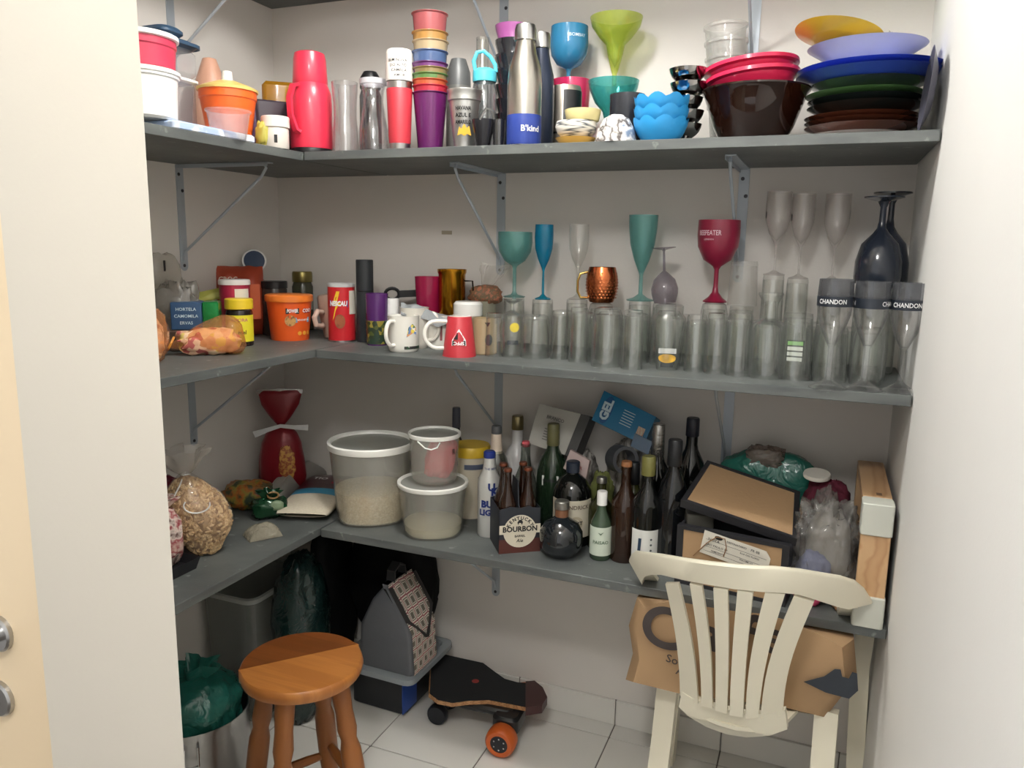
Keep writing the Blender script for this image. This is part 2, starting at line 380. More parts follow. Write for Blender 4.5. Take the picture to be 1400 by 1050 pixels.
for z, dl in ((ZA, DLA), (ZB, DL), (ZC, DL), (ZD, DLA)):
    mb = MB().rbox(((dl + XR) / 2 + .001, -DB / 2 - .001, z - TH / 2), (XR - dl - .008, DB - .002, TH), .003, seg=1)
    one('shelf_board', 'slate grey painted shelf board on the back wall ' + names[z], 'shelf', mb, SHELF, group='slate grey pantry shelves')
    mb = MB().rbox((dl / 2, YL / 2, z - TH / 2), (dl - .004, -YL - .004, TH), .003, seg=1)
    one('shelf_board', 'slate grey painted shelf board on the side wall ' + namel[z], 'shelf', mb, SHELF, group='slate grey pantry shelves')

# ---------------------------------------------------------------- shelf brackets
BRK = P('bracket_paint', (176, 184, 192), .4, .25, var=.05); BRD = P('screw_dark', (70, 70, 74), .4, .7)
def bracket(label, loc, rz, arm=.335, plate=.312):
    """local: wall at y=0, arm runs to -y just below z=0"""
    t = thing('shelf_bracket', label, 'bracket', loc, rz, 'folding steel shelf brackets')
    out = [(.014 * math.cos(rad(a)), -plate + .014 + .014 * math.sin(rad(a))) for a in range(180, 361, 30)]
    outl = [(x, z) for x, z in out] + [(.014, -.001), (-.014, -.001)]
    mb = MB().loft([[(x, -.0005, z) for x, z in outl], [(x, -.0035, z) for x, z in outl]]); obj('wall_plate', mb, BRK, t)
    a = MB().box((0, -arm / 2, -.0022), (.026, arm, .003)); a.box((-.012, -arm / 2, -.007), (.002, arm, .010)); obj('arm', a, BRK, t)
    obj('strut', MB().tube([(-.002, -arm + .02, -.006), (-.002, -arm + .012, -.016), (-.002, -arm + .03, -.04), (-.002, -.012, -plate + .058), (-.002, -.005, -plate + .045), (-.002, -.003, -plate + .03)], .0042, 8), BRK, t)
    for sx, sz in ((-.004, -.028), (.007, -.075), (-.001, -plate + .016)):
        s = MB().lathe([(0, 0), (.0055, 0), (.0045, .002), (0, .0025)], 12).xf(Matrix.Rotation(rad(90), 4, 'X')); s.off(sx, -.003, sz); obj('screw', s, BRD, t)
    return t
UA, UB, UC, UD = (z - TH for z in (ZA, ZB, ZC, ZD))
b0 = ony(685, 320, 0).x; b1 = ony(1014, 300, 0).x; l0 = onx(249, 320, 0).y
bracket('pale grey steel bracket under the mugs and glasses shelf, near the copper mug', (b0, 0, UA), 0)
for z, lab in ((UB, 'bracket under the glasses shelf, behind the white and gold bottle necks'), (UC, 'bracket at the bare wall under the bourbon carton'), (UD, 'bracket behind the purple-rimmed black cups')):
    bracket('pale grey steel ' + lab, (b0, 0, z), 0)
for z, lab in ((UA, 'bracket beside the frosted flutes, under the amber bowl'), (UB, 'bracket above the black bottle and wooden box'), (UC, 'bracket hidden behind the white plastic chair'), (UD, 'bracket behind the stacked clear cups')):
    bracket('pale grey steel ' + lab, (b1, 0, z), 0)
for z, lab in ((UA, 'bracket on the side wall under the orange bowl'), (UB, 'bracket on the side wall above the pasta bag'), (UD, 'bracket on the side wall above the navy-lidded box')):
    bracket('pale grey steel ' + lab, (0, l0, z), rad(90))

Pm = ony(611, 318, 0); one('tape_scrap', 'small beige scrap of tape stuck on the back wall', 'tape', MB().box((0, -.001, 0), (.036, .002, .012)), P('tape_beige', (168, 158, 138), .6), (Pm.x, 0, Pm.z))
# ================================================================ TOP SHELF WITH CONTENTS (ZA)
WHITE = P('white_plastic', (240, 240, 238), .35, var=.02); RED = P('red_plastic', (224, 52, 78), .3, coat=.3, var=.03); BLACK = P('black_plastic', (24, 25, 28), .35)
CLEARP = TR('clear_plastic', (232, 230, 234), .16, .2, tint=(251, 251, 252)); NAVY = P('navy_plastic', (52, 78, 104), .4)
INK = P('ink_black', (22, 22, 24), .5); INKW = P('ink_white', (240, 240, 240), .5); INKB = P('ink_blue', (32, 52, 120), .5); GOLDINK = P('ink_gold', (222, 172, 52), .5)
GLASS = GL('clear_glass'); FROST = TR('frosted_clear', (234, 232, 230), .13, .25, tint=(252, 252, 251))
def lidded(R, H, z, th=.012): return MB().lathe([(0, z), (R * .96, z), (R, z + .002), (R, z + th), (R * .95, z + th + .002), (0, z + th + .002)], 32)
# --- left end: storage boxes
yr = onx(277, 140, .27).y
sheet = MB().rbox((0, 0, .010), (.33, .27, .020), .01); 
one('folded_plastic_sheet', 'folded white plastic sheet with pale blue print under the tubs', 'sheet', sheet, PAT('blue_print', [(236, 238, 244), (240, 241, 244), (170, 190, 224)], 'noise', 18), (.27, yr - .135 + .004, ZA))
zt = onx(277, 112, .27).z; hb = zt - ZA - .0215
t = thing('food_box', 'low clear plastic food box with white lid under the navy-lidded box', 'container', (.16, yr - .12, ZA + .0215))
obj('body', MB().rbox((0, 0, (hb - .01) / 2), (.21, .23, hb - .01), .02), CLEARP, t); obj('lid', MB().rbox((0, 0, hb - .005), (.222, .242, .012), .022), WHITE, t)
ztop = onx(262, 54, .27).z; h2 = ztop - zt - .004
t = thing('food_box', 'tall clear plastic food box with a navy blue lid beside the wall', 'container', (.178, yr - .078, zt + .004))
obj('body', MB().rbox((0, 0, (h2 - .02) / 2), (.16, .185, h2 - .02), .03), CLEARP, t)
ld = obj('lid', MB().rbox((0, 0, h2 - .012), (.18, .205, .02), .035), NAVY, t)
obj('lid_knob', MB().rbox((.04, 0, h2 + .008), (.10, .075, .022), .02), NAVY, ld)
p, R, H = spotX(192, 99, 98, .345, ZA + .0215); p = (p[0], p[1], p[2])
t = thing('plastic_tub', 'round white plastic tub with white lid below the red tub', 'tub', p, face(p))
obj('body', solid(R, H, [(.84, 0), (.9, .05), (.95, .86), (1., .88), (1., .93)]), WHITE, t); obj('lid', lidded(R * 1.04, H, H * .93, H * .09), WHITE, t)
q = (p[0], p[1], p[2] + H * 1.04); H2 = onx(215, 57, .345).z - q[2]
t = thing('plastic_tub', 'round red plastic tub with a white lid on top of a white tub', 'tub', q, face(q))
obj('body', solid(R * .97, H2, [(.88, 0), (.94, .06), (.97, .62), (1., .66), (1., .86)]), P('dull_red_plastic', (200, 60, 88), .4), t); obj('lid', lidded(R * 1.04, H2, H2 * .86, H2 * .14), WHITE, t)
# --- orange bowl with yellow lid
p, R, H = spotX(311, 122, 76, .33, ZA)
t = thing('salad_bowl', 'round orange plastic bowl with a pale yellow lid', 'bowl', p, face(p))
obj('body', vessel(R, H, [(.66, 0), (.72, .04), (.96, .8), (1., .82), (1., .95)], .004, 40), P('orange_plastic', (240, 104, 40), .35, var=.03), t)
lid = obj('lid', MB().lathe([(0, H * .95), (R * 1.05, H * .95), (R * 1.06, H * .99), (R * .8, H * 1.05), (R * .35, H * 1.13), (0, H * 1.14)], 40), P('pale_yellow_plastic', (238, 206, 120), .4), t)
obj('lid_knob', MB().lathe([(0, H * 1.13), (R * .2, H * 1.13), (R * .18, H * 1.30), (0, H * 1.31)], 18), WHITE, lid)
p, R, H = spotX(312, 154, 62, .418, ZA); H = max(H, .07)
one('deli_cup', 'small clear plastic deli cup in front of the orange bowl', 'cup', vessel(R * .93, H, [(.76, 0), (.78, .03), (.98, .9), (1.05, .93), (1.06, 1)], .0015, 32), CLEARP, p, face(p))
p, R, H = spotX(286, 78, 60, .12, ZA)
one('plastic_bowl', 'upturned peach plastic bowl behind the orange bowl, by the wall', 'bowl', solid(R, H, [(1, 0), (.98, .06), (.7, .72), (.3, .98), (0, 1.)]), P('peach_plastic', (214, 164, 140), .4), p, face(p))
p2, R2, H2 = spotX(281, 70, 22, .2, p[2] + .001)
one('plastic_dish', 'bright red plastic dish standing between navy-lidded box and peach bowl', 'dish', solid(.05, .10, [(.4, 0), (1, .3), (1, .75), (.8, 1)]), RED, (.215, p[1] - .035 - .12 * 0, ZA), 0)
# --- clutter behind thermos
p, R, H = spotX(383, 112, 52, .2, ZA)
t = MB().rbox((0, 0, H / 2), (.11, .03, H), .03); t.rbox((.012, .032, H * .46), (.10, .02, H * .92), .03)
one('oval_dish', 'mustard yellow glass dish standing on edge behind the thermos', 'dish', t, TR('mustard_glass', (206, 152, 40), .75, .15), (p[0], p[1], ZA), face(p))
p, R, H = spotX(374, 140, 50, .31, ZA)
one('lunch_tin', 'dark plum rectangular tin lying behind the white jar', 'tin', MB().rbox((0, 0, H / 2), (.12, .07, H), .012), P('plum_tin', (66, 56, 66), .35), (p[0], p[1], ZA), face(p) + .25)
p, R, H = spotX(352, 138, 22, .28, ZA)
one('knotted_bag', 'small knotted purple bag beside the orange bowl', 'bag', blob(.05, .05, H, 3, .3), P('purple_bag', (92, 68, 98), .4), (p[0] , p[1] - .012, ZA))
p, R, H = spotX(353, 166, 16, .40, ZA)
one('sachet_packet', 'small yellow sachet leaning beside the orange bowl', 'sachet', blob(.035, .02, H, 5, .25), P('yellow_foil', (186, 178, 84), .35), (p[0], p[1] + .012, ZA))
p, R, H = spotX(376, 160, 38, .415, ZA)
t = thing('small_jar', 'small white jar with a white screw lid in front of plum tin', 'jar', p, face(p))
obj('body', solid(R, H, [(.9, 0), (.94, .05), (.94, .6), (.86, .66)]), P('milky_jar', (214, 208, 200), .25), t); obj('lid', solid(R, H, [(1, .66), (1, .97), (.95, 1)]), P('jar_lid_white', (232, 226, 220), .4), t)
obj('label_mark', wrap(rect(.008, H * .25), R * .94, H * .28), INK, t)
# --- red thermos
p, R, H = spotY(423, 72, 58, -.395, ZA)
t = thing('vacuum_flask', 'bright red vacuum flask with side handle at the shelf corner', 'flask', p, face(p))
obj('base', solid(R, H, [(.96, 0), (.97, .04), (.95, .055)]), BLACK, t)
obj('body', solid(R, H, [(.97, .05), (1., .07), (1., .5), (.97, .6), (.86, .66), (.80, .69)]), RED, t)
obj('cup_lid', solid(R, H, [(.80, .69), (.82, .70), (.76, .93), (.70, .985), (.55, 1)]), RED, t)
obj('handle', MB().strip([(-R * .55, -R * .78, H * .66), (-R * .78, -R * .95, H * .64), (-R * .95, -R * 1.0, H * .52), (-R * .92, -R * .98, H * .35), (-R * .70, -R * .9, H * .21), (-R * .5, -R * .85, H * .19)], .016, .009, (-.7, .6, 0)), RED, t)
# --- wavy clear bottles
WAV = [(.86, 0), (.9, .02), (.92, .3), (.82, .5), (.66, .68), (.74, .84), (.98, .96), (1, 1)]
p, R, H = spotY(471, 113, 36, -.40, ZA)
one('carafe', 'clear wavy plastic carafe with an open flared mouth beside the thermos', 'carafe', vessel(R, H, [(.98, 0), (1, .02), (.96, .3), (.86, .5), (.88, .7), (.98, .9), (1, 1)], .0022, 30), GL('carafe_plastic', (250, 250, 251), .5, .06, .01), p, face(p))
p, R, H = spotY(510, 108, 44, -.40, ZA)
t = thing('carafe', 'clear wavy plastic carafe with a white screw rim', 'carafe', p, face(p))
obj('body', vessel(R, H, [(.9, 0), (.95, .02), (.92, .3), (.74, .5), (.62, .68), (.66, .82), (.74, .9), (.74, .93)], .0022, 30), GL('carafe_plastic'), t)
obj('collar', MB().lathe([(R * .74, H * .91), (R * .84, H * .92), (R * .84, H * .99), (R * .7, H), (R * .7, H * .92)], 28), TR('milky_rim', (235, 235, 240), .7), t)
p, R, H = spotY(506, 98, 30, -.25, ZA)
t = thing('sports_bottle', 'dark smoky bottle with a domed black lid behind the carafes', 'bottle', p, face(p))
obj('body', solid(R, H, [(.95, 0), (1, .03), (1, .72), (.8, .8)]), GL('smoke_plastic', (150, 150, 156), .7, .1, .25), t); obj('lid', solid(R, H, [(.92, .8), (.95, .82), (.9, .93), (.6, .995), (.2, 1)]), BLACK, t)
# --- red steel tumbler and white cup on it
p, R, H = spotY(546, 113, 35, -.415, ZA)
t = thing('steel_tumbler', 'red-wrapped stainless tumbler beneath a printed white cup', 'tumbler', p, face(p))
obj('body', solid(R, H, [(.80, 0), (.82, .03), (.98, .92), (1, .995), (.95, 1)]), STEEL, t)
obj('sleeve', MB().lathe([(R * .84, H * .10), (R * .86, H * .095), (R * 1.02, H * .89), (R * 1.0, H * .9)], 30), P('brick_red_wrap', (186, 48, 60), .5), t)
q = (p[0], p[1], p[2] + H + .001); h = spotY(544, 70, 38, -.415, ZA)[2] - H
t = thing('paper_cup', 'printed white cup upside down on the red steel tumbler', 'cup', q, face(q))
obj('body', solid(R * 1.06, h, [(1, 0), (1.02, .03), (.94, .95), (.88, 1)]), P('cup_white', (236, 230, 224), .5), t)
for k, s in enumerate(('BEM NOVA', 'DO ALTO', 'CAMELIA', 'AMOR')): obj('lettering', wrap(text(s, .010, .012), R * 1.03, h * (.62 - .16 * k), -8 + 3 * k), INK, t)
# --- rainbow stack of translucent cups
cols = [(124, 44, 120), (214, 60, 84), (222, 110, 70), (110, 156, 88), (168, 146, 96), (132, 66, 140), (92, 118, 168), (206, 186, 150), (196, 152, 84), (186, 100, 104)]
cn = ['purple', 'red', 'orange', 'green', 'olive', 'violet', 'blue', 'cream', 'amber', 'dusky pink']
p, R, HT = spotY(588, 20, 54, -.375, ZA)
tops = [128, 119, 111, 103, 95, 88, 72, 58, 46, 20]; h0 = spotY(588, 128, 54, -.375, ZA)[2]
for k in range(10):
    top = spotY(588, tops[k], 54, -.375, ZA)[2]; z0 = top - h0
    q = (p[0] + .0012 * math.sin(k * 2), p[1], ZA + z0)
    mb = vessel(R * .94, h0, [(.66, 0), (.68, .02), (.93, .97), (1, .99), (1, 1.)], .0012, 28)
    pos = 'lowest of' if k == 0 else ('topmost of' if k == 9 else 'nested in')
    one('plastic_cup', f'translucent {cn[k]} plastic cup {pos} the tall rainbow stack', 'cup', mb, TR('cup_' + cn[k].replace(' ', '_'), cols[k], .80, .22), q, 0, 'rainbow stack of plastic cups')
# --- dark jar, clear bottle with turquoise flip lid
p, R, H = spotY(627, 80, 34, -.22, ZA)
t = thing('sports_bottle', 'grey smoky shaker bottle behind the steel beer cup', 'bottle', p, face(p))
obj('body', solid(R, H, [(.85, 0), (1, .05), (1, .72)]), P('smoke_grey_plastic', (112, 112, 108), .35), t); obj('lid', solid(R, H, [(1, .72), (.95, .86), (.6, .99), (.2, 1)]), P('charcoal_lid', (92, 94, 94), .4), t)
p, R, H = spotY(663, 70, 36, -.30, ZA)
t = thing('water_bottle', 'clear sports bottle with a turquoise loop carry lid', 'bottle', p, face(p))
obj('body', vessel(R, H, [(.9, 0), (.96, .03), (.96, .6), (.86, .68), (.8, .7)], .002), GL('bottle_plastic', (236, 238, 240), .6, .1, .04), t)
TQ = P('turquoise_plastic', (88, 198, 218), .4)
l_ = obj('lid', solid(R, H, [(.9, .70), (.92, .72), (.9, .80), (.6, .83)]), TQ, t)
obj('carry_loop', MB().tube([(-R * .7, 0, H * .8), (-R * .85, 0, H * .9), (-R * .6, 0, H * .985), (-R * .1, 0, H), (R * .4, 0, H * .95), (R * .8, 0, H * .87), (R * .85, 0, H * .8)], .0055, 8), TQ, l_)
p, R, H = spotY(660, 52, 18, -.12, ZA)
one('clear_tumbler', 'tall narrow clear tumbler behind the turquoise-lidded bottle', 'glass', vessel(R, H, [(.85, 0), (1, 1)], .002), GLASS, p, 0)
# --- steel printed cup, black mug, dark glass
p, R, H = spotY(635, 124, 46, -.40, ZA)
t = thing('steel_cup', 'stainless cup printed with dark lettering and yellow mountain emblem', 'cup', p, face(p))
obj('body', vessel(R, H, [(.60, 0), (.62, .12), (.66, .15), (.92, .80), (1, .82), (1, .95), (1.04, .97), (1.04, 1)], .0015), P('satin_steel', (196, 196, 194), .38, .9), t)
for k, s in enumerate(('HAVANA', 'AZUL E', 'AMARELO')): obj('lettering', wrap(text(s, .0135, .03, width=.040), R * (.60 + .40 * (.66 - .115 * k)) + .001, H * (.66 - .115 * k), -5, R * (.60 + .40 * (.66 - .115 * k)) + .001 + R * .12, H * .3), INK, t)
obj('emblem', wrap(poly([(-.019, -.012), (-.012, .010), (-.007, .004), (0, .017), (.006, .006), (.012, .012), (.019, -.012), (.008, -.008), (0, -.013), (-.008, -.008)]), R * .735, H * .29, 0, R * .855, H * .3), GOLDINK, t)
p, R, H = spotY(661, 164, 32, -.43, ZA)
t = thing('small_mug', 'black metal mug with wire handle beside the steel cup', 'mug', p, face(p))
obj('body', vessel(R, H, [(.55, 0), (.6, .05), (.98, .9), (1, 1)], .002), P('black_enamel', (38, 38, 42), .18, .2), t)
obj('handle', MB().tube([(-R * .3, -R * .9, H * .95), (R * .2, -R * 1.1, H * 1.35), (R * .8, -R * .8, H * 1.3), (R * .95, -R * .4, H * .9)], .0025, 6), STEEL, t)
p, R, H = spotY(682, 164, 18, -.42, ZA)
one('shot_glass', 'tiny smoked shot glass next to the black metal mug', 'glass', vessel(R, H, [(.8, 0), (1, 1)], .002, base=.006), GL('smoke_plastic'), p)
# --- stack of black ribbed cups with purple rim
p, R, H = spotY(702, 36, 50, -.19, ZA)
hs = H * .33
for k in range(7):
    z0 = (H - hs) * k / 6; last = k == 6
    mb = vessel(R, hs, [(.62, 0), (.64, .03), (.84, .6), (.80, .66), (.97, .9), (1, 1)], .0015)
    one('stacking_cup', (['lowest', 'second', 'third', 'fourth', 'fifth', 'sixth'][k] + ' glossy black ribbed cup ' + ('of' if k == 0 else 'from the bottom of') + ' the purple-topped stack') if not last else 'purple-rimmed cup on top of the black ribbed stack', 'cup', mb, P('glossy_black', (30, 32, 38), .12, coat=.5) if not last else P('purple_rim', (150, 80, 138), .3), (p[0], p[1], ZA + z0), 0, None if last else 'black ribbed cups in one stack')
# --- steel bottle "B'kind"
p, R, H = spotY(719, 33, 48, -.415, ZA)
t = thing('steel_bottle', 'stainless bottle with royal blue lower half and white lettering', 'bottle', p, face(p))
pr = [(.97, 0), (1, .02), (1, .52), (.92, .64), (.66, .76), (.56, .83), (.55, .86)]
obj('body', solid(R, H, pr), P('bottle_steel', (186, 182, 174), .3, 1.), t)
obj('cap', solid(R, H, [(.6, .86), (.63, .865), (.63, .95), (.55, .99), (.4, 1)]), STEEL, t)
obj('blue_coat', MB().lathe([(R * .975, -.0001 + .001), (R * 1.012, H * .02), (R * 1.012, H * .25), (R * .99, H * .252)], 30), P('royal_blue', (44, 66, 148), .4), t)
obj('lettering', wrap(text("B'kind", .020, .02), R, H * .13, 22), INKW, t)
p, R, H = spotY(741, 44, 38, -.33, ZA)
t = thing('steel_bottle', 'dark navy drinking bottle right behind the stainless bottle', 'bottle', p, face(p))
obj('body', solid(R, H, pr), P('dark_navy_metal', (40, 48, 66), .35, .3), t); obj('cap', solid(R, H, [(.6, .86), (.63, .865), (.63, .95), (.55, .99)]), STEEL, t)
# --- steel travel mug with dark window
p, R, H = spotY(774, 119, 44, -.262, ZA)
t = thing('travel_mug', 'brushed steel travel mug with a black wrap behind the small bowls', 'mug', p, face(p))
obj('body', solid(R, H, [(.92, 0), (.95, .03), (.96, .96), (.9, 1)]), P('warm_steel', (186, 178, 166), .35, .9), t)
obj('black_wrap', band(R * .965, H * .28, H * .92, -8, 95, .0015), BLACK, t); obj('ring', band(R * .96, H * .27, H * .30, -100, -8, .0012), INK, t)
# --- coloured goblets
def wineprof(kind):
    return {'goblet': [(.62, 0), (.64, .012), (.28, .05), (.12, .10), (.10, .40), (.16, .44), (.62, .50), (.92, .62), (1, .76), (.96, 1)],
            'margarita': [(.50, 0), (.52, .012), (.2, .04), (.10, .08), (.09, .38), (.14, .42), (.30, .60), (.36, .70), (.62, .78), (.92, .90), (1, 1)],
            'flute': [(.85, 0), (.86, .01), (.4, .035), (.13, .07), (.11, .38), (.2, .42), (.62, .54), (.92, .68), (1, .82), (.96, 1)]}[kind]
def stem(name, label, cat, kind, p, R, H, mat, th=.0018, group=None, prof=None, rot=None):
    pr = prof or wineprof(kind); k = max(i for i, q in enumerate(pr) if q[0] < .2)
    o = pf(R, H, *pr); inn = [(max(r - th, .001), max(z, o[k][1] + .004)) for r, z in reversed(o[k + 1:])]
    mb = MB().lathe([(0, 0)] + o + inn + [(0, o[k][1] + .006)], 28)
    return one(name, label, cat, mb, mat, p, face(p), group, rot)
BLUEG = TR('blue_acrylic', (72, 164, 206), .66, .2, tint=(140, 205, 232)); LIME = TR('lime_acrylic', (206, 220, 110), .26, .12, tint=(238, 244, 186)); TEAL = TR('teal_acrylic', (100, 192, 192), .28, .12, tint=(160, 222, 220)); MAG = TR('magenta_acrylic', (226, 60, 124), .6, .15, tint=(240, 130, 170))
def perch(cx, by, y, R=.036):
    Pp = ony(cx, by, y); H = Pp.z - ZA; o_ = [(R, 0), (R, .004), (R * .90, H * .94), (R * .86, H)]; inn = [(0, H - .012), (R * .84, H - .012), (R * .97, .004)]
    one('drinking_glass', 'tall clear tumbler upside down, carrying ' + ('the blue goblet' if cx < 800 else 'the lime margarita glass'), 'glass', MB().lathe(o_ + [(0, H - .0005)], 28).lathe(inn, 28), GLASS, (Pp.x, y, ZA)); return Pp.z
zq = perch(779, 140, -.10); p, R, H = spotY(779, 37, 53, -.10, zq); g = stem('goblet', 'translucent blue acrylic goblet standing behind the travel mug', 'goblet', 'goblet', p, R, H, BLUEG)
obj('lettering', wrap(text('BOMBAY', .012, .01), R * .985, H * .84, 25), P('ink_pale', (206, 226, 234), .5), g)
p, R, H = spotY(781, 110, 52, -.165, ZA); stem('goblet', 'magenta acrylic glass behind the travel mug, below blue goblet', 'goblet', 'goblet', (p[0], p[1], ZA), R, H, MAG, prof=[(.6, 0), (.62, .02), (.2, .06), (.12, .12), (.12, .2), (.6, .3), (.95, .55), (1, .8), (1, 1)])
zq = perch(843, 148, -.10, .034); p, R, H = spotY(843, 24, 72, -.10, zq); stem('margarita_glass', 'lime green acrylic margarita glass, tallest on the shelf', 'glass', 'margarita', p, R, H, LIME)
p, R, H = spotY(839, 111, 70, -.215, ZA); stem('margarita_glass', 'teal acrylic margarita glass behind the dark mug', 'glass', 'margarita', p, R, H, TEAL, prof=[(.50, 0), (.52, .02), (.2, .06), (.10, .1), (.10, .24), (.2, .3), (.34, .5), (.40, .58), (.7, .7), (.95, .9), (1, 1)])
p, R, H = spotY(858, 130, 48, -.30, ZA)
one('dark_mug', 'dark charcoal mug between the cow-pattern bowl and blue scalloped bowls', 'mug', vessel(R, H, [(.9, 0), (.98, .05), (.98, .9), (1, .95), (1, 1)], .003), P('charcoal_glaze', (44, 46, 52), .25), p, face(p))
# --- small bowls
p, R, H = spotY(788, 163, 56, -.40, ZA)
one('small_bowl', 'small mustard bowl at the bottom of the patterned bowl pile', 'bowl', vessel(R, .016, [(.75, 0), (1, 1)], .003), P('mustard_ceramic', (226, 176, 84), .35), p, 0)
one('small_bowl', 'black and white patterned bowl between mustard and yellow bowls', 'bowl', vessel(R * 1.02, H * .62, [(.62, 0), (.9, .3), (1, .7), (.94, 1)], .003), PAT('bowl_print', [(226, 222, 210), (60, 68, 76), (228, 224, 214)], 'wave', 8, .3, (.3, .3, 6)), (p[0], p[1], ZA + .0165), .4)
p2, R2, H2 = spotY(797, 151, 50, -.40, ZA); z0 = ZA + .0165 + H * .62 + .001
one('small_bowl', 'pale yellow small bowl on top of the patterned bowls', 'bowl', vessel(R2, p2[2] + H2 - z0 if p2[2] + H2 - z0 > .02 else .03, [(.86, 0), (.9, .08), (.98, .8), (1, 1)], .003), P('pale_yellow_ceramic', (232, 218, 156), .35), (p2[0], p2[1], z0), 0)
p, R, H = spotY(843, 158, 56, -.41, ZA)
one('small_bowl', 'upturned white bowl with dark cow-like patches and blue rim', 'bowl', solid(R, H, [(1, 0), (1, .12), (.9, .5), (.62, .88), (.4, .97), (.38, 1)]), PAT('cow_print', [(236, 232, 228), (236, 232, 228), (70, 62, 60), (236, 232, 230), (120, 136, 160)], 'noise', 22, .25), p, .5)
# --- blue scalloped bowls
BLUES = P('sky_blue_silicone', (44, 150, 214), .45, var=.03)
p, R, H = spotY(905, 133, 74, -.385, ZA)
for k in range(3):
    h = H * .52; z0 = H * .24 * k
    mb = MB(); n = 48; rings = []
    for (r, zz, sc) in ((.5, 0, 0), (.62, .02, 0), (.82, .3, .02), (.95, .6, .03), (1., .82, .04)): rings.append((r, zz, sc))
    def g(u, tt):
        a = 2 * math.pi * u; i = tt * 4; i0 = min(int(i), 3); f_ = i - i0; r = rings[i0][0] * (1 - f_) + rings[i0 + 1][0] * f_; zz = rings[i0][1] * (1 - f_) + rings[i0 + 1][1] * f_
        lobe = abs(math.sin(a * 4.5 + k * .5)); return (R * r * (1 + .03 * lobe * tt) * math.sin(a), -R * r * (1 + .03 * lobe * tt) * math.cos(a), h * (zz + .22 * tt ** 3 * lobe))
    mb.grid(g, n, 9, True); mb.grid(lambda u, tt: tuple(Vector(g(u, 1 - tt)) * (1 - .0) + Vector((0, 0, .0005))) if False else (g(u, 1 - tt)[0] * .95, g(u, 1 - tt)[1] * .95, g(u, 1 - tt)[2] + .003 * tt), n, 9, True)
    mb.add([(R * .55 * math.sin(2 * math.pi * i / n), -R * .55 * math.cos(2 * math.pi * i / n), .001) for i in range(n)], [tuple(range(n))])
    one('scalloped_bowl', ['lowest', 'middle', 'topmost'][k] + ' sky blue scalloped bowl in a stack of three', 'bowl', mb, BLUES, (p[0], p[1], ZA + z0), .3 * k, 'sky blue scalloped bowls')
# --- steel ice-cream bowls
p, R, H = spotY(941, 95, 52, -.29, ZA)
MIRR = P('mirror_steel', (176, 174, 172), .1, 1.)
zz = [0, H * .17, H * .34, H * .52, H * .70]; hh = H * .30
for k in range(5):
    s_ = .86 if k < 3 else 1.
    mb = vessel(R * s_, hh, [(.5, 0), (.52, .03), (.30, .1), (.2, .2), (.2, .3), (.45, .42), (.68, .54), (.84, .68), (.94, .84), (.98, .96), (1, 1)], .0012, 44); mb.sm = 60
    one('steel_dessert_cup', ['lowest steel footed dessert cup in the leaning stack', 'second steel footed dessert cup from the bottom of the stack', 'third steel footed dessert cup from the bottom of the stack', 'steel footed dessert cup just below the topmost one', 'topmost steel footed dessert cup of the stack'][k], 'cup', mb, MIRR, (p[0] + .004 * (k % 2), p[1], ZA + zz[k]), 0, 'steel footed dessert cups')
# --- stack of clear cups
p, R, H = spotY(996, 35, 58, -.07, ZA); sp = .040; h = H - 5 * sp
for k in range(6):
    mb = vessel(R, h, [(.80, 0), (.82, .03), (.95, .93), (1.03, .95), (1.03, 1)], .0018, base=.004)
    o = one('clear_cup', ['lowest', 'second lowest', 'third lowest', 'third highest', 'second highest', 'topmost'][k] + ' clear plastic cup in the stack by the bracket', 'cup', mb, TR('clear_cup_plastic', (222, 222, 220), .22, .15, tint=(251, 251, 250)), (p[0] + .004 * (5 - k), p[1], ZA + sp * k), 0, 'stack of clear plastic cups')
    o.rotation_euler = (0, rad(-3), 0)
# --- amber glass bowl with red bowls
p, R, H = spotY(1033, 124, 146, -.26, ZA)
AMB = TR('amber_glass', (44, 22, 14), .88, .08, tint=(150, 86, 34)); 
one('amber_bowl', 'large dark amber glass bowl holding red plastic bowls', 'bowl', vessel(R * .96, H, [(.52, 0), (.58, .02), (.76, .35), (.90, .72), (.97, .90), (1.03, .97), (1.03, 1)], .004, 40), AMB, p, 0)
PINKR = P('raspberry_plastic', (214, 38, 80), .3, coat=.2)
for k in range(2):
    o = one('red_bowl', ['raspberry red plastic bowl resting inside the amber bowl', 'upper raspberry red plastic bowl nested in the red one'][k], 'bowl', vessel(R * .86, H * .62, [(.45, 0), (.5, .03), (.84, .70), (.9, .86), (1.0, .9), (1.0, 1)], .003, 40), PINKR, (p[0] - .002 - .004 * k, p[1] - .005, ZA + H * .62 + .024 * k), 0)
    o.rotation_euler = (rad(-2), rad(-6), 0)
# --- plates
def plate(label, mat, cx, cy, w, z, tiltx=0, tilty=0, rim=.018, y=-.25, dish=None):
    P_ = ony(cx, cy, y); R = w * mpp(P_) / 2
    pr = dish or [(.55, 0), (.58, .06), (.66, .2), (.97, .92), (1, 1)]
    o = one('plate', label, 'plate', vessel(R, rim, pr, .0032, 44, base=.004), mat, (P_.x, y, z), 0)
    o.rotation_euler = (rad(tiltx), rad(tilty), 0); return P_.x, R
Z = ZA + .0005
plate('white plate with a pinkish rim at the bottom of the plate pile', P('pinkish_white', (238, 222, 216), .25), 1170, 172, 132, Z, y=-.27, rim=.016); Z += .016
BRN = TR('brown_glass', (112, 66, 48), .93, .08)
for k in range(3): plate(['lowest brown glass plate just above the pinkish white plate', 'middle brown glass plate of the pile', 'uppermost brown glass plate below the dark glass plates'][k], BRN, 1178, 160 - 6 * k, 146, Z, y=-.26, rim=.019); Z += .011
Z += .006
DGL = TR('dark_green_glass', (40, 48, 46), .9, .08)
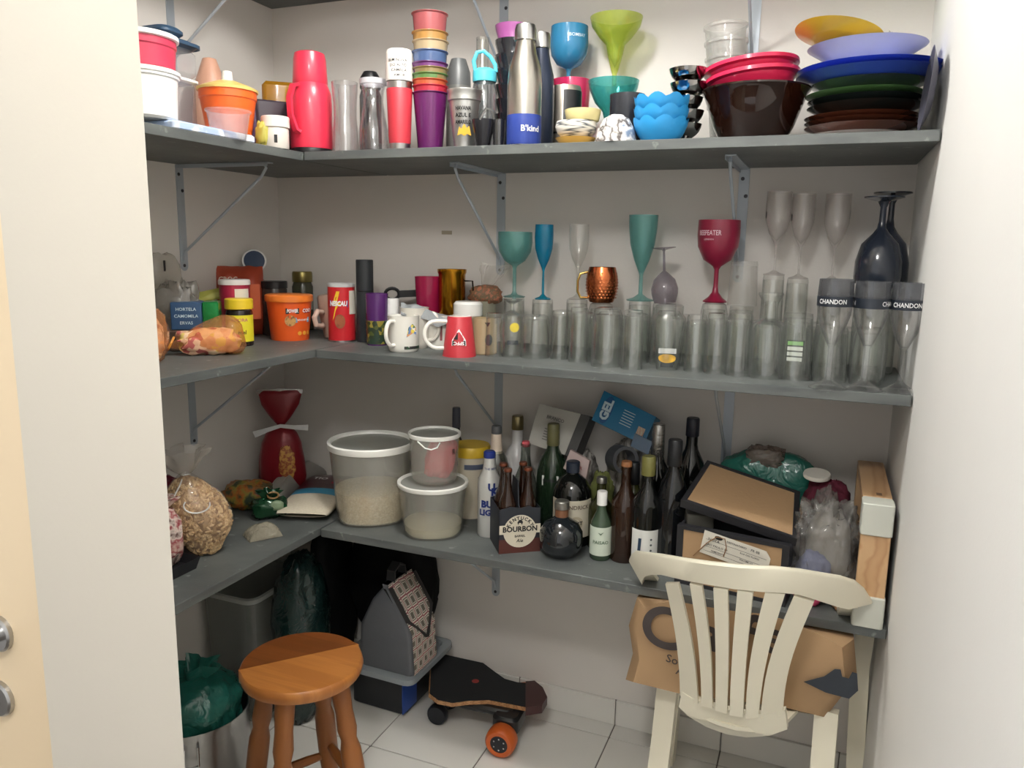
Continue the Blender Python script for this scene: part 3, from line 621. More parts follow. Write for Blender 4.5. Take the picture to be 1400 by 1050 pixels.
for k in range(2): plate(['dark bottle-green glass plate resting on brown plates', 'dark green glass plate directly under the green plate'][k], DGL, 1182, 140, 148, Z, y=-.25, rim=.026); Z += .014
Z += .012
plate('moss green plate below the blue plates', P('moss_green', (104, 152, 88), .35), 1181, 120, 150, Z, y=-.25, rim=.013); Z += .013
CLP = GL('plate_glass', (200, 212, 208), .6, .06, .2)
plate('clear glass plate between the green and blue plates', CLP, 1188, 110, 150, Z, y=-.24, rim=.024); Z += .014
BLP = P('cobalt_plate', (58, 88, 206), .3, coat=.2)
for k in range(2): plate(['lower cobalt blue plate with wide rim', 'upper cobalt blue plate directly below the white plate'][k], BLP, 1189, 98, 190, Z, y=-.25, rim=.027, dish=[(.45, 0), (.5, .05), (.60, .25), (.94, .9), (1, 1)]); Z += .012
Z += .020
plate('white plate on top of the cobalt plates', P('plate_white', (226, 226, 232), .3), 1183, 84, 152, Z, y=-.25, rim=.046, dish=[(.5, 0), (.56, .04), (.74, .55), (.97, .95), (1, 1)]); Z += .034
plate('lime green plate peeking out behind the yellow plate', P('lime_plate', (116, 178, 50), .35), 1190, 66, 100, Z + .024, -4, 3, y=-.17, rim=.012)
plate('yellow plate tilted on top of the white plate', P('yellow_plate', (242, 200, 60), .3, coat=.2), 1143, 76, 116, Z + .020, -9, 9, y=-.30, rim=.014)
p, R, H = spotY(1228, 88, 40, -.10, ZA)
one('dark_bowl', 'dark blue bowl tucked behind the plate pile by the wall', 'bowl', vessel(.075, .06, [(.5, 0), (.7, .2), (1, 1)], .004), P('dark_blue_ceramic', (44, 50, 74), .3), (1.905, -.10, ZA), 0)

o = one('plate', 'dark grey disc standing on edge against the white wall', 'plate', vessel(.085, .014, [(.55, 0), (.58, .06), (.66, .2), (.97, .92), (1, 1)], .003, 40), P('slate_disc', (88, 88, 100), .35), (XR - .020, -.405, ZA + .086), 0); o.rotation_euler = (0, rad(-86), 0)  # dark oval at the wall, built as an upright disc
p = ony(1222, 60, -.09); one('clear_bag', 'thin crumpled clear bag tucked upright behind the plate pile', 'bag', blob(.07, .035, p.z - ZA + .02, 33, .25, 3), TR('thin_grey_film', (196, 194, 188), .22, .2, tint=(244, 243, 241), crinkle=.4), (p.x, -.045, ZA))
# ================================================================ MIDDLE SHELF (ZB)
def printed(mb_list, parent):
    for nm, mb, mt in mb_list: obj(nm, mb, mt, parent)
ORF = TR('orange_film', (246, 176, 120), .30, .10, tint=(255, 236, 214), crinkle=.9, cscale=34); CLF = TR('clear_film', (232, 230, 226), .14, .1, tint=(254, 253, 252), crinkle=.35, cscale=24)
# --- candy bags
p = onz(296, 488, ZB); 
t = thing('candy_bag', 'orange cellophane bag of sweets tied at one end, by the yellow-lidded jar', 'bag', (p.x - .05, p.y + .03, ZB), face(p))
obj('candies', blob(.15, .075, .070, 4, .25, 3), PAT('candy_mix', [(236, 186, 150), (250, 220, 186), (206, 110, 104), (246, 220, 130), (244, 200, 166)], 'voronoi', 60, .4), t)
def conebag(L, w, h, seed):
    def g(u, tt):
        a = 2 * math.pi * u; s_ = .12 + .88 * math.sin(min(tt * 1.25, 1) * math.pi / 2) if tt < .8 else (1 - ((tt - .8) / .2) ** 2) ** .5 * .999 + .001
        k = 1 + .16 * noise.noise(Vector((math.cos(a) * 2, math.sin(a) * 2, tt * 4 + seed))) * s_
        z = h / 2 * (.42 + .58 * s_) + h / 2 * s_ * math.sin(a) * k; return (-L / 2 + L * tt, w / 2 * s_ * math.cos(a) * k, max(.001, z))
    return MB().grid(g, 32, 20, True)
obj('wrapper', conebag(.19, .115, .105, 2), ORF, t)
obj('tie', MB().tube([(-.095 + .008 * math.cos(a), .016 * math.sin(a), .032 + .016 * math.cos(a)) for a in [i * .7 for i in range(10)]], .003, 6), P('orange_tape', (236, 160, 60), .5), t)
r_ = ruff(.010, .026, 0, .05, 7, .3, 3).xf(Matrix.Translation((-.098, 0, .034)) @ Matrix.Rotation(rad(-80), 4, 'Y')); obj('gathered_end', r_, ORF, t)
p = onz(228, 496, ZB)
t = thing('snack_bag', 'clear and orange cellophane bag of brown snacks near the doorway', 'bag', (p.x - .045, p.y - .02, ZB), face(p))
obj('snacks', blob(.085, .07, .11, 9, .2, 3), PAT('snack_mix', [(220, 186, 164), (238, 212, 190), (190, 140, 122), (240, 190, 140)], 'voronoi', 60, .4), t)
obj('wrapper', blob(.105, .09, .135, 12, .2, 3), ORF, t)
# --- tea box green / blue
p = onx(268, 449, .185)
one('biscuit_tin', 'flat dark brown tin under the blue tea box', 'tin', MB().rbox((0, 0, (p.z - ZB) / 2 - .0005), (.14, .085, p.z - ZB - .001), .01), P('tin_brown', (84, 66, 56), .4), (.19, p.y, ZB), face(p) - .15)
t = thing('tea_box', 'dark blue box with a shiny green foil end behind the candy bag', 'box', (.19, p.y, p.z), face(p) - .15)
bw, bh = .125, .075
obj('carton', MB().rbox((-.022, 0, bh / 2), (bw - .044, .07, bh), .004), P('box_blue', (48, 82, 120), .5), t)
obj('foil_end', MB().rbox((bw / 2 - .022, 0, bh / 2), (.044, .072, bh + .002), .008), P('green_foil', (34, 140, 72), .22, .4, bump=.5, bscale=50), t)
for k, s in enumerate(('HORTELA', 'CAMOMILA', 'ERVAS')): obj('lettering', flat(text(s, .012, .01), (-.022, -.0352, bh * (.75 - .25 * k)), (1, 0, 0), (0, 0, 1)), P('ink_pale', (206, 226, 234)), t)
# --- grey bags on top of / behind the box
p = onx(250, 415, .11); one('plastic_bag', 'crumpled greyish clear plastic bag behind the blue tea box', 'bag', blob(.13, .11, onx(250, 386, .11).z - ZB, 21, .35, 3), TR('grey_film', (186, 182, 174), .45, .2, crinkle=.5), (.115, p.y - .02, ZB), .3)
p = onx(226, 370, .045); 
t = thing('bread_bag', 'thin clear bag standing open against the side wall', 'bag', (.035, p.y, ZB), rad(80)); hb = onx(226, 345, .045).z - ZB
obj('film', blob(.12, .05, hb, 31, .10, 2.0), TR('bread_film', (214, 210, 204), .30, .2, tint=(250, 249, 247)), t); obj('clip', MB().box((-.012, -.028, hb * .86), (.004, .004, .03)), INK, t)
# --- jars
p, R, H = spot(329, 474, 408, 37, ZB)
t = thing('condiment_jar', 'dark jar with yellow lid and yellow label beside the candy bag', 'jar', p, face(p))
obj('body', solid(R, H, [(.9, 0), (.95, .02), (.95, .7), (.88, .76)]), P('dark_sauce', (44, 34, 30), .15), t); obj('lid', solid(R, H, [(.9, .78), (1, .79), (1, .98), (.94, 1)]), P('yellow_lid', (240, 206, 48), .4), t)
lb = obj('label', band(R * .955, H * .10, H * .66, -80, 80), P('yellow_label', (236, 222, 50), .5), t)
obj('lettering', wrap(text('AMORA', .013, .01), R * .96, H * .56), P('ink_magenta', (190, 70, 130)), lb); obj('lettering', wrap(text('mel', .016, .02), R * .96, H * .3, 10), INK, lb)
p, R, H = spotX(320, 382, 42, .16, ZB)
t = thing('drink_canister', 'magenta red canister with a white lid behind the yellow-lidded jar', 'canister', p, face(p))
obj('body', solid(R, H, [(.95, 0), (.95, .93)]), P('magenta_red', (172, 40, 70), .35), t); obj('lid', solid(R, H, [(1, .92), (1, .98), (.96, 1)]), P('lid_offwhite', (226, 220, 216), .4), t)
obj('label', band(R * .955, H * .55, H * .86, 0, 60), P('label_paper', (226, 220, 206), .6), t)
p = onx(325, 470, .06); hp = onx(325, 364, .06).z - ZB
mb = pillow(.145, hp, .045, 3, .1).xf(Matrix.Rotation(rad(90), 4, 'X')); mb.off(0, .02, hp / 2)
t = thing('snack_pouch', 'rust red stand-up snack pouch by the side wall', 'pouch', (.062, p.y + .02, ZB), face(p)); obj('pouch', mb, P('rust_foil', (178, 74, 50), .35, .2, bump=.3, bscale=20), t)
obj('print_panel', flat(rect(.10, hp * .5), (.01, -.027, hp * .5), (1, 0, 0), (0, 0, 1)), P('rust_print', (206, 92, 44), .4), t)
obj('lettering', flat(text('CROC', .02, .02), (-.035, -.0285, hp * .82), (1, 0, 0), (0, 0, 1)), P('ink_cream', (226, 206, 190)), t)
p = onx(300, 398, .10); mb = pillow(.11, .035, .008, 5).xf(Matrix.Rotation(rad(60), 4, 'X'))
zz = onx(300, 402, .10).z
one('seed_packet', 'flat yellow-green packet lying over the bags by the pouch', 'packet', mb, P('chartreuse_foil', (176, 176, 84), .4), (.10, p.y - .02, zz), 0, rot=(0, rad(-12), face(p)))
# --- round blue topped shaker
p, R, H = spotX(348, 366, 30, .06, ZB)
t = thing('spoon_holder', 'clear holder topped with a round navy disc with white rim', 'holder', p, face(p))
obj('body', solid(.032, H, [(.9, 0), (1, .03), (1, .8), (.3, .92), (.28, 1)]), CLEARP, t)
Rt = Matrix.Translation((0, 0, H + .022)) @ Matrix.Rotation(rad(72), 4, 'X')
obj('rim', MB().lathe([(0, -.003), (.037, -.003), (.039, 0), (.037, .003), (0, .003)], 32).xf(Rt), WHITE, t); obj('disc', MB().lathe([(0, .003), (.033, .003), (.033, .005), (0, .006)], 32).xf(Rt), P('navy_disc', (38, 58, 88), .5), t)
p, R, H = spotX(374, 384, 36, .13, ZB)
t = thing('preserve_jar', 'dark jar with flat black lid behind the orange tub', 'jar', p, face(p)); obj('body', solid(R, H, [(.92, 0), (.96, .03), (.96, .84), (.9, .88)]), P('dark_jar', (62, 52, 48), .15), t); obj('lid', solid(R, H, [(1, .87), (1, .99), (.95, 1)]), BLACK, t)
p, R, H = spotX(413, 371, 28, .11, ZB)
t = thing('preserve_jar', 'olive jar with a brass lid behind the orange tub', 'jar', p, face(p)); obj('body', solid(R, H, [(.95, 0), (1, .03), (1, .74), (.84, .82)]), P('olive_brine', (78, 78, 62), .15), t); obj('lid', solid(R, H, [(.94, .82), (.96, .83), (.96, .97), (.9, 1)]), P('brass_lid', (150, 138, 84), .3, .8), t); obj('label', band(R * 1.005, H * .35, H * .62, -30, 60), P('label_grey', (150, 156, 146), .6), t)
p, R, H = spotX(440, 384, 26, .09, ZB)
t = thing('preserve_jar', 'short jar with a black lid behind the tipped beige mug', 'jar', p, face(p)); obj('body', solid(R, H, [(.95, 0), (1, .05), (1, .8)]), P('dark_jar', (0, 0, 0)), t); obj('lid', solid(R, H, [(1.02, .8), (1.02, 1)]), BLACK, t)
# --- POWER tub
p, R, H = spot(397, 467, 402, 65, ZB); R *= .97
t = thing('spread_tub', 'bright orange tub with orange lid printed POWER at shelf corner', 'tub', p, face(p)); OR = P('tub_orange', (236, 96, 36), .35, var=.03)
obj('body', solid(R, H, [(.78, 0), (.80, .03), (.94, .86)]), OR, t); obj('lid', solid(R, H, [(1, .85), (1.01, .88), (1.0, .98), (.94, 1)]), P('lid_orange', (240, 130, 50), .35), t)
A = dict(R1=R * .94, H=H)
rb = lambda z: R * (.80 + .14 * z / (.86 * H))
k_ = obj('name_panel', wrap(rect(.040, .017), rb(H * .66), H * .66, 8), INK, t); obj('lettering', wrap(text('POWER', .015, .035, .15, width=.034), rb(H * .66) + .0008, H * .66, 8), INKW, k_)
k_ = obj('name_panel', wrap(rect(.032, .016), rb(H * .66), H * .66, 54), P('panel_red', (186, 40, 36), .5), t); obj('lettering', wrap(text('COO', .015, .03, .1), rb(H * .66) + .0008, H * .66, 50), INKW, k_)
k_ = obj('blue_panel', wrap(rect(.050, .015), rb(H * .46), H * .46, 38), P('panel_blue', (106, 178, 214), .5), t); obj('lettering', wrap(text('PASTA DE AMENDOIM', .008, .02, width=.04), rb(H * .46) + .0008, H * .46, 38), INKW, k_)
obj('cookie_print', wrap(disc(.017, 20), rb(H * .45), H * .45, 2), PAT('cookie', [(176, 120, 60), (206, 156, 92), (130, 84, 44)], 'noise', 90), t)
for a in (28, 44, 60): obj('badge', wrap(disc(.0065, 14), rb(H * .17), H * .17, a), P('badge_gold', (240, 170, 60)), t)
# --- tipped beige mug
p = onz(447, 466, ZB); t = thing('beige_mug', 'large beige mug leaning upside down behind the cocoa can', 'mug', (p.x - .045, p.y + .095, ZB), face(p)); BE = P('beige_glaze', (214, 186, 170), .3)
g = MB().lathe(shell(.060, .135, [(.82, 0), (.9, .04), (1, .4), (1, 1)], .004), 32)
Mx = Matrix.Translation((.005, .0, .142)) @ Matrix.Rotation(rad(168), 4, 'Y'); g.xf(Mx); zmin = min(v[2] for v in g.v); g.off(0, 0, -zmin); obj('body', g, BE, t)
obj('handle', MB().tube([(-.03, -.052, .085), (-.045, -.075, .09), (-.055, -.088, .072), (-.05, -.085, .048), (-.035, -.062, .042), (-.028, -.05, .044)], .008, 10), BE, t)
# --- cocoa can
p, R, H = spot(468, 468, 387, 37, ZB)
t = thing('cocoa_can', 'red cocoa powder can with a yellow lightning bolt', 'can', p, face(p))
obj('body', solid(R, H, [(.96, 0), (.98, .02), (.98, .95)]), P('can_red', (206, 40, 48), .35), t); obj('lid', solid(R, H, [(1, .94), (1, .985), (.93, 1), (.9, .985)]), P('lid_grey_white', (206, 206, 206), .35), t); obj('base_ring', solid(R, H, [(.99, 0), (.99, .03)]), STEEL, t)
obj('lightning', wrap(poly([(-.002, .045), (-.016, .004), (-.004, .006), (-.016, -.045), (.012, .014), (.0, .012), (.008, .045)]), R * .98, H * .62, -18), P('ink_yellow', (240, 200, 50)), t)
l = obj('brand_panel', wrap(rect(.058, .022), R * .98, H * .66, -14), P('panel_blue_white', (60, 70, 150)), t); obj('lettering', wrap(text('NESCAU', .020, .05, .15, width=.054), R * .98 + .0008, H * .66, -14), INKW, l)
obj('choco_print', wrap(disc(.016, 18, .022), R * .98, H * .36, -8), PAT('choco', [(120, 60, 40), (150, 84, 50)], 'noise', 60), t); obj('info_panel', band(R * .985, H * .48, H * .88, 34, 85), P('label_paper', (0, 0, 0)), t)
# --- black cylinder, purple tumbler
p, R, H = spot(500, 468, 355, 23, ZB)
t = thing('cylinder_case', 'tall matte black cylinder standing next to the cocoa can', 'case', p, face(p)); obj('body', solid(R, H, [(.98, 0), (1, .01), (1, .62)]), P('matte_black', (42, 46, 50), .6), t); obj('cap', solid(R, H, [(1, .625), (1, .99), (.96, 1)]), P('matte_black', (0, 0, 0)), t)
p, R, H = spot(516, 473, 401, 31, ZB)
t = thing('printed_tumbler', 'purple to green tumbler with gold print beside black cylinder', 'tumbler', p, face(p))
obj('body', vessel(R, H, [(.86, 0), (.88, .03), (.98, 1)], .0015), TR('violet_acrylic', (106, 54, 130), .9, .2), t); obj('print_band', band(R * .88, H * .03, H * .48, -85, 85, .001, R1=R * .93), PAT('green_gold_print', [(46, 56, 40), (84, 92, 44), (150, 136, 60), (40, 60, 48)], 'voronoi', 90, .3), t)
# --- mugs
MUGW = P('mug_white', (236, 234, 226), .18, coat=.3, var=.02)
def mug(label, p, R, H, ha, mat, name='mug', flip=False, prof=None, hs=1., hmat=None):
    """ha: handle direction in degrees (0 = towards viewer, 90 = to viewer's right)"""
    t = thing(name, label, 'mug', p, face(p)); pr = prof or [(.88, 0), (.94, .03), (1, .12), (1, .94), (1.03, 1)]
    g = MB().lathe(shell(R, H, pr, .0035, .006), 32)
    if flip: g.xf(Matrix.Translation((0, 0, H)) @ Matrix.Rotation(rad(180), 4, 'X'))
    obj('body', g, mat, t); a = rad(ha); d = Vector((math.sin(a), -math.cos(a), 0)); L = R * .75 * hs
    rr = (lambda z: R) if not prof else (lambda z: R * (prof[0][0] + (prof[-1][0] - prof[0][0]) * ((1 - z) if flip else z)))
    pts = [d * (rr(.86) - .003) + Vector((0, 0, H * .86)), d * (R + L * .6) + Vector((0, 0, H * .86)), d * (R + L) + Vector((0, 0, H * .68)), d * (R + L) + Vector((0, 0, H * .42)), d * (R + L * .55) + Vector((0, 0, H * .22)), d * (rr(.2) - .003) + Vector((0, 0, H * .2))]
    sm = []
    for i in range(len(pts) - 1):
        for k in range(4):
            u = k / 4; a0 = pts[max(i - 1, 0)]; b0_ = pts[i]; c0 = pts[i + 1]; d0 = pts[min(i + 2, len(pts) - 1)]
            sm.append(.5 * ((2 * b0_) + (c0 - a0) * u + (2 * a0 - 5 * b0_ + 4 * c0 - d0) * u * u + (3 * b0_ - a0 - 3 * c0 + d0) * u ** 3))
    sm.append(pts[-1]); obj('handle', MB().tube(sm, .0055, 8), hmat or mat, t); return t
p, R, H = spotY(537, 408, 17, -.24, ZB)
one('spice_jar', 'small plain white spice jar behind the picture mug', 'jar', solid(R, H, [(.95, 0), (1, .02), (1, .96), (.95, 1)]), WHITE, p)
p, R, H = spot(552, 482, 431, 42, ZB)
t = mug('white mug with bright colour patches and a green band, handle forward', p, R, H, -38, MUGW)
obj('print', wrap(poly([(-.014, -.016), (-.008, .012), (.004, .022), (.016, .012), (.018, -.010), (.006, -.004)]), R, H * .58, 28), PAT('mug_patches', [(110, 140, 190), (236, 214, 90), (70, 110, 90), (226, 160, 110), (240, 236, 226)], 'voronoi', 130), t)
obj('green_band', band(R * .985, H * .09, H * .17, 2, 80, .001), PAT('green_checks', [(30, 70, 40), (40, 40, 40), (220, 220, 210)], 'voronoi', 120), t)
p, R, H = spotY(566, 420, 40, -.27, ZB)
mug('plain white mug behind the colour patch mug', p, R, H, 70, P('mug_ivory', (220, 216, 206), .2))
p, R, H = spot(600, 476, 430, 42, ZB)
t = mug('white mug with a dull maroon square beside the red mug', p, R, H, -78, MUGW, hs=1.1); obj('print', wrap(rect(.026, .05), R, H * .5, 20), P('maroon_print', (140, 84, 88)), t)
p, R, H = spotY(640, 412, 40, -.24, ZB)
one('white_canister', 'white lidded canister right behind the red upside-down mug', 'canister', solid(R, H, [(.92, 0), (.98, .02), (.98, .62), (.9, .66), (.9, .7), (1, .72), (1, .95), (.85, 1)]), P('milk_white', (226, 226, 222), .25), p, face(p))
p, R, H = spot(651, 488, 436, 36, ZB); p = (p[0] + .004, p[1] + .045, p[2])
t = thing('picture_glass', 'white tumbler with grey figure and tan stripe behind the red mug', 'glass', p, face(p))
obj('body', vessel(R, H, [(.94, 0), (1, .03), (1, 1)], .003), P('cup_cream', (228, 226, 214), .3), t); obj('print', wrap(disc(.011, 14, .016), R, H * .42, 20), P('print_grey', (84, 90, 92)), t); obj('print', wrap(poly([(-.008, .004), (.008, .004), (0, -.008)]), R, H * .86, 14), INK, t); obj('tan_stripe', wrap(rect(.014, H * .8), R, H * .45, 58), P('print_tan', (196, 170, 120)), t)
p, R, H = spot(628, 489, 432, 46, ZB)
t = mug('red mug turned upside down with club crest and white handle', p, R * 1.0, H, -82, P('mug_red', (190, 52, 62), .4), 'mug', True, [(.70, 0), (.72, .02), (1, 1)], 1.35, MUGW)
obj('base_disc', solid(R * .70, H, [(1, .97), (1.0, .999), (.95, 1.003)]), MUGW, t)
rq = lambda z: R * (1 - .30 * z / H)
tri = lambda s: poly([(-.019 * s, 0), (.019 * s, 0), (0, .030 * s)])
k_ = obj('crest', wrap(poly([(-.019, -.014), (.019, -.014), (.019, .001), (0, .032), (-.019, .001)]), rq(H * .42), H * .42, -2, rq(H * .72), H * .3), INKW, t)
ra = rq(H * .42) + .0008; rb2 = rq(H * .72) + .0008
obj('crest_panel', wrap(poly([(-.0145, .003), (-.003, .003), (-.003, .022)]), ra, H * .42, -2, rb2, H * .3), INK, k_); obj('crest_panel', wrap(poly([(.003, .003), (.0145, .003), (.003, .022)]), ra, H * .42, -2, rb2, H * .3), P('mug_red', (0, 0, 0)), k_)
obj('crest_panel', wrap(rect(.035, .0125).off(0, -.0065, 0), ra, H * .42, -2, rb2, H * .3), INK, k_); obj('lettering', wrap(text('SPFC', .0125, .03, width=.028).xf(Matrix.Rotation(math.pi, 4, 'Z')).off(0, -.0068, 0), ra + .0008, H * .42, -2, rb2 + .0008, H * .3), INKW, k_)
# --- behind the mugs
p, R, H = spotY(585, 378, 36, -.16, ZB)
one('plastic_tumbler', 'hot pink translucent tumbler behind the grey cloth', 'tumbler', vessel(R, H, [(.72, 0), (.74, .02), (1, 1)], .0015), TR('hot_pink_acrylic', (206, 40, 104), .72, .15), p, 0)
p, R, H = spotY(618, 368, 40, -.145, ZB)
t = thing('gold_mug', 'shiny gold metal mug behind the grey cloth', 'mug', p, face(p)); GO = P('gold_metal', (190, 134, 36), .22, 1.)
obj('body', vessel(R, H, [(.88, 0), (.92, .02), (.92, .93), (1, .96), (1, 1)], .0015), GO, t); obj('handle', MB().tube([(R * .85, -.01, H * .85), (R * 1.4, -.01, H * .85), (R * 1.5, -.01, H * .6), (R * 1.3, -.01, H * .4), (R * .85, -.01, H * .4)], .003, 6), P('dark_wire', (60, 56, 50), .3, .8), t)
p = ony(592, 420, -.25)
def cloth(u, v):
    x = (u - .5) * .20; n_ = noise.noise(Vector((u * 5, v * 3, 2)))
    return (x, (v - .5) * .09, .108 + .012 * math.sin(u * 5 + 1) - .35 * (u - .3) * .05 + .022 * n_ - .02 * (2 * abs(v - .5)) ** 4)
mb = MB().grid(cloth, 30, 14); mb.grid(lambda u, v: tuple(Vector(cloth(u, v)) - Vector((0, 0, .004))), 30, 14)
one('grey_cloth', 'folded light grey cloth draped over things behind the mugs', 'cloth', mb, P('grey_cloth', (150, 154, 156), .85, bump=.3, bscale=200), (p.x, -.235, ZB), face(p))
p = ony(550, 402, -.09); zz = p.z
t = thing('kitchen_scoop', 'black scoop with a ring handle lying behind the mugs', 'scoop', (p.x, -.09, ZB), face(p))
hz = zz - ZB
obj('handle', MB().strip([(-.01, 0, hz), (.04, 0, hz + .003), (.09, .0, hz - .003)], .022, .012), BLACK, t); obj('ring', MB().tube([(-.032 + .022 * math.cos(a * .4), 0, hz + .018 * math.sin(a * .4)) for a in range(17)], .0055, 8), BLACK, t)
obj('bowl', vessel(.035, hz - .005, [(.8, 0), (.9, .05), (1, 1)], .002).off(.09, 0, 0), BLACK, t)
p, R, H = spotY(664, 396, 42, -.09, ZB)
t = thing('spice_cup', 'frosted cup of reddish spice wrapped in clear plastic', 'cup', p, face(p)); obj('cup', vessel(R * .72, H * .8, [(.8, 0), (1, 1)], .002), TR('frosted_cup', (206, 204, 186), .6, .3), t)
obj('spice', blob(R * 2.1, R * 1.6, H * .36, 8, .2, 3).off(0, 0, H * .72), PAT('spice', [(120, 84, 60), (150, 96, 70), (96, 88, 64), (176, 110, 84)], 'noise', 60, .6), t)
obj('film', ruff(.012, .04, H * 1.0, H * 1.45, 8, .3, 5, dx=.03), CLF, t)

# ---------------------------------------------------------------- glasses
SMK = GL('smoked_glass', (196, 196, 200), .6, .06, .16)
gi = [0]
def glass(label, p, R, H, kind='tumbler', mat=None, group='clear glasses upside down on the glasses shelf', seg=28):
    """upside-down drinking glasses: open mouth at the shelf, thick foot on top"""
    if kind == 'tumbler': o = [(R, 0), (R, .004), (R * .90, H * .94), (R * .86, H)]; inn = [(R * .84, H - .012), (R * .97, .004), (R * .985, 0)]
    elif kind == 'dome': o = [(R, 0), (R, H * .55), (R * .98, H * .85), (R * .86, H * .97), (R * .6, H)]; inn = [(R * .8, H * .88), (R * .96, H * .5), (R * .97, 0)]
    elif kind == 'faceted': o = [(R, 0), (R, H * .08), (R * .94, H * .94), (R * .86, H)]; inn = [(R * .82, H - .014), (R * .95, .004), (R * .97, 0)]
    elif kind == 'goblet': o = [(R * .8, 0), (R * .9, H * .2), (R, H * .5), (R * .8, H * .72), (R * .16, H * .80), (R * .14, H * .9), (R * .8, H * .97), (R * .85, H)]; inn = [(R * .82, H * .995), (R * .10, H * .92), (R * .12, H * .78), (R * .76, H * .70), (R * .96, H * .5), (R * .87, H * .2), (R * .77, 0)]
    elif kind == 'beer': o = [(R * .62, 0), (R * .66, H * .12), (R * .72, H * .32), (R * 1.0, H * .66), (R * .98, H * .80), (R * .80, H * .86), (R * .82, H * .98), (R * .7, H)]; inn = [(R * .6, H * .9), (R * .92, H * .76), (R * .66, H * .34), (R * .6, .0)]
    elif kind == 'neck': o = [(R, 0), (R, H * .58), (R * .92, H * .64), (R * .45, H * .70), (R * .42, H * .84), (R * .5, H * .90), (R * .72, H * .98), (R * .7, H)]; inn = [(R * .3, H * .9), (R * .36, H * .7), (R * .86, H * .6), (R * .95, 0)]
    wob = (lambda a, z: 1 + .04 * abs(math.sin(a * 7)) * (1 if z < H * .85 else 0)) if kind == 'faceted' else None
    mb = MB().lathe(o + [(0, H)], 40 if wob else seg, wob); mb.lathe([(0, inn[0][1])] + inn, 40 if wob else seg, wob)
    return one('drinking_glass', label, 'glass', mb, mat or GLASS, p, face(p), group)
LT = 'plain clear tumbler upside down behind the front glasses, nothing on top of it'; LF = 'fluted clear tumbler upside down behind the front glasses, nothing on top of it'; LD = 'round-based clear glass upside down behind the front glasses, nothing on top of it'
front = [(676, 488, 428, 28, 'tumbler'), (731, 491, 430, 42, 'dome'), (764, 492, 424, 24, 'faceted'), (790, 496, 420, 27, 'faceted'), (828, 503, 420, 44, 'dome'), (863, 506, 424, 30, 'faceted'), (949, 509, 430, 30, 'faceted'), (977, 512, 428, 31, 'faceted'), (1008, 515, 428, 36, 'faceted'), (1085, 521, 428, 44, 'tumbler')]
placed = []
for cx, by, ty, wd, kd in front:
    p, R, H = spot(cx, by, ty, wd, ZB); R *= .94; placed.append((p, R)); lab = {'tumbler': LT, 'faceted': LF, 'dome': LD}[kd]
    lab = {676: 'plain upside-down tumbler beside the white picture tumbler', 731: 'wide round-based upside-down glass next to the yellow emblem glass', 764: 'narrow fluted upside-down glass between two round-based ones', 790: 'fluted upside-down glass in front of the clear flute', 828: 'wide round-based upside-down glass in front of the copper mug', 863: 'fluted upside-down glass in front of the dimpled teal flute', 949: 'fluted upside-down glass next to the gold emblem beer glass', 977: 'fluted upside-down glass in front of the burgundy goblet', 1008: 'fluted upside-down glass next to the stubby-footed wide glass'}.get(cx, lab)
    o = glass(lab, p, R, H, kd)
    if cx == 1085:
        o['label'] = 'upside-down clear tumbler with a small green and white printed square'
        obj('print', wrap(rect(.040, .050), R * .93, H * .45, -5), P('print_slate', (66, 74, 66)), o)
        for k in range(4): obj('print_line', wrap(rect(.034, .009), R * .932, H * .45 + .018 - .0125 * k, -5), P('print_lime', (140, 190, 120)) if k == 0 else P('print_white', (214, 218, 210)), o)
p, R, H = spot(697, 490, 408, 34, ZB); p = (p[0], p[1] + .012, ZB); placed.append((p, R)); o = glass('upside-down short-stemmed glass with a yellow and black emblem', p, R, H, 'goblet'); obj('print', wrap(disc(.013, 14), R * .98, H * .52, 12), P('print_yellow', (206, 186, 60)), o); obj('print', wrap(rect(.03, .012), R * .92, H * .26, 5), P('print_dark', (50, 56, 62)), o)
p, R, H = spot(911, 508, 416, 48, ZB); placed.append((p, R)); o = glass('upside-down curved beer glass with white, gold and black emblem', p, R * .96, H, 'beer')
obj('print', wrap(rect(.046, .013), R * .66, H * .30, 0), INKW, o); obj('print', wrap(disc(.023, 18, .011), R * .63, H * .19), GOLDINK, o); obj('print', wrap(rect(.032, .012), R * .61, H * .09), P('print_dark', (0, 0, 0)), o)
p, R, H = spot(1046, 519, 400, 48, ZB); placed.append((p, R)); o = glass('upside-down clear glass with a thick stubby foot and wide bowl', p, R * .95, H, 'neck')
# glasses that carry something on their foot
CARRY = {703: 'the frosted teal goblet', 742: 'the turquoise flute', 789: 'the clear flute', 822: 'the copper mug', 875: 'the dimpled teal flute', 909: 'the small upside-down stemmed glass', 977: 'the burgundy goblet', 1014: 'another tumbler by the bracket', 1058: 'the frosted flute closest to the bracket', 1091: 'the middle frosted flute', 1137: 'the frosted flute with faint print', 1206: 'the rear dark wine glass', 1196: 'the front dark wine glass'}
def carrier(cx, by, y, R=.034, kind='tumbler', mat=None):
    Pp = ony(cx, by, y); H = Pp.z - ZB - .0005; placed.append(((Pp.x, y, ZB), R)); glass('upside-down clear glass carrying ' + CARRY[cx], (Pp.x, y, ZB), R, H, kind, mat); return Pp.x, Pp.z
def up(cx, by, ty, wd, y, **k):
    x, z = carrier(cx, by, y, **k); t_ = ony(cx, ty, y); return (x, y, z), wd * mpp(t_) / 2, t_.z - z
GTEAL = TR('frosted_teal', (150, 206, 202), .30, .35, tint=(204, 232, 230)); TURQ = TR('turquoise_acrylic', (16, 176, 212), .42, .15, tint=(90, 206, 228))
YB = -.13
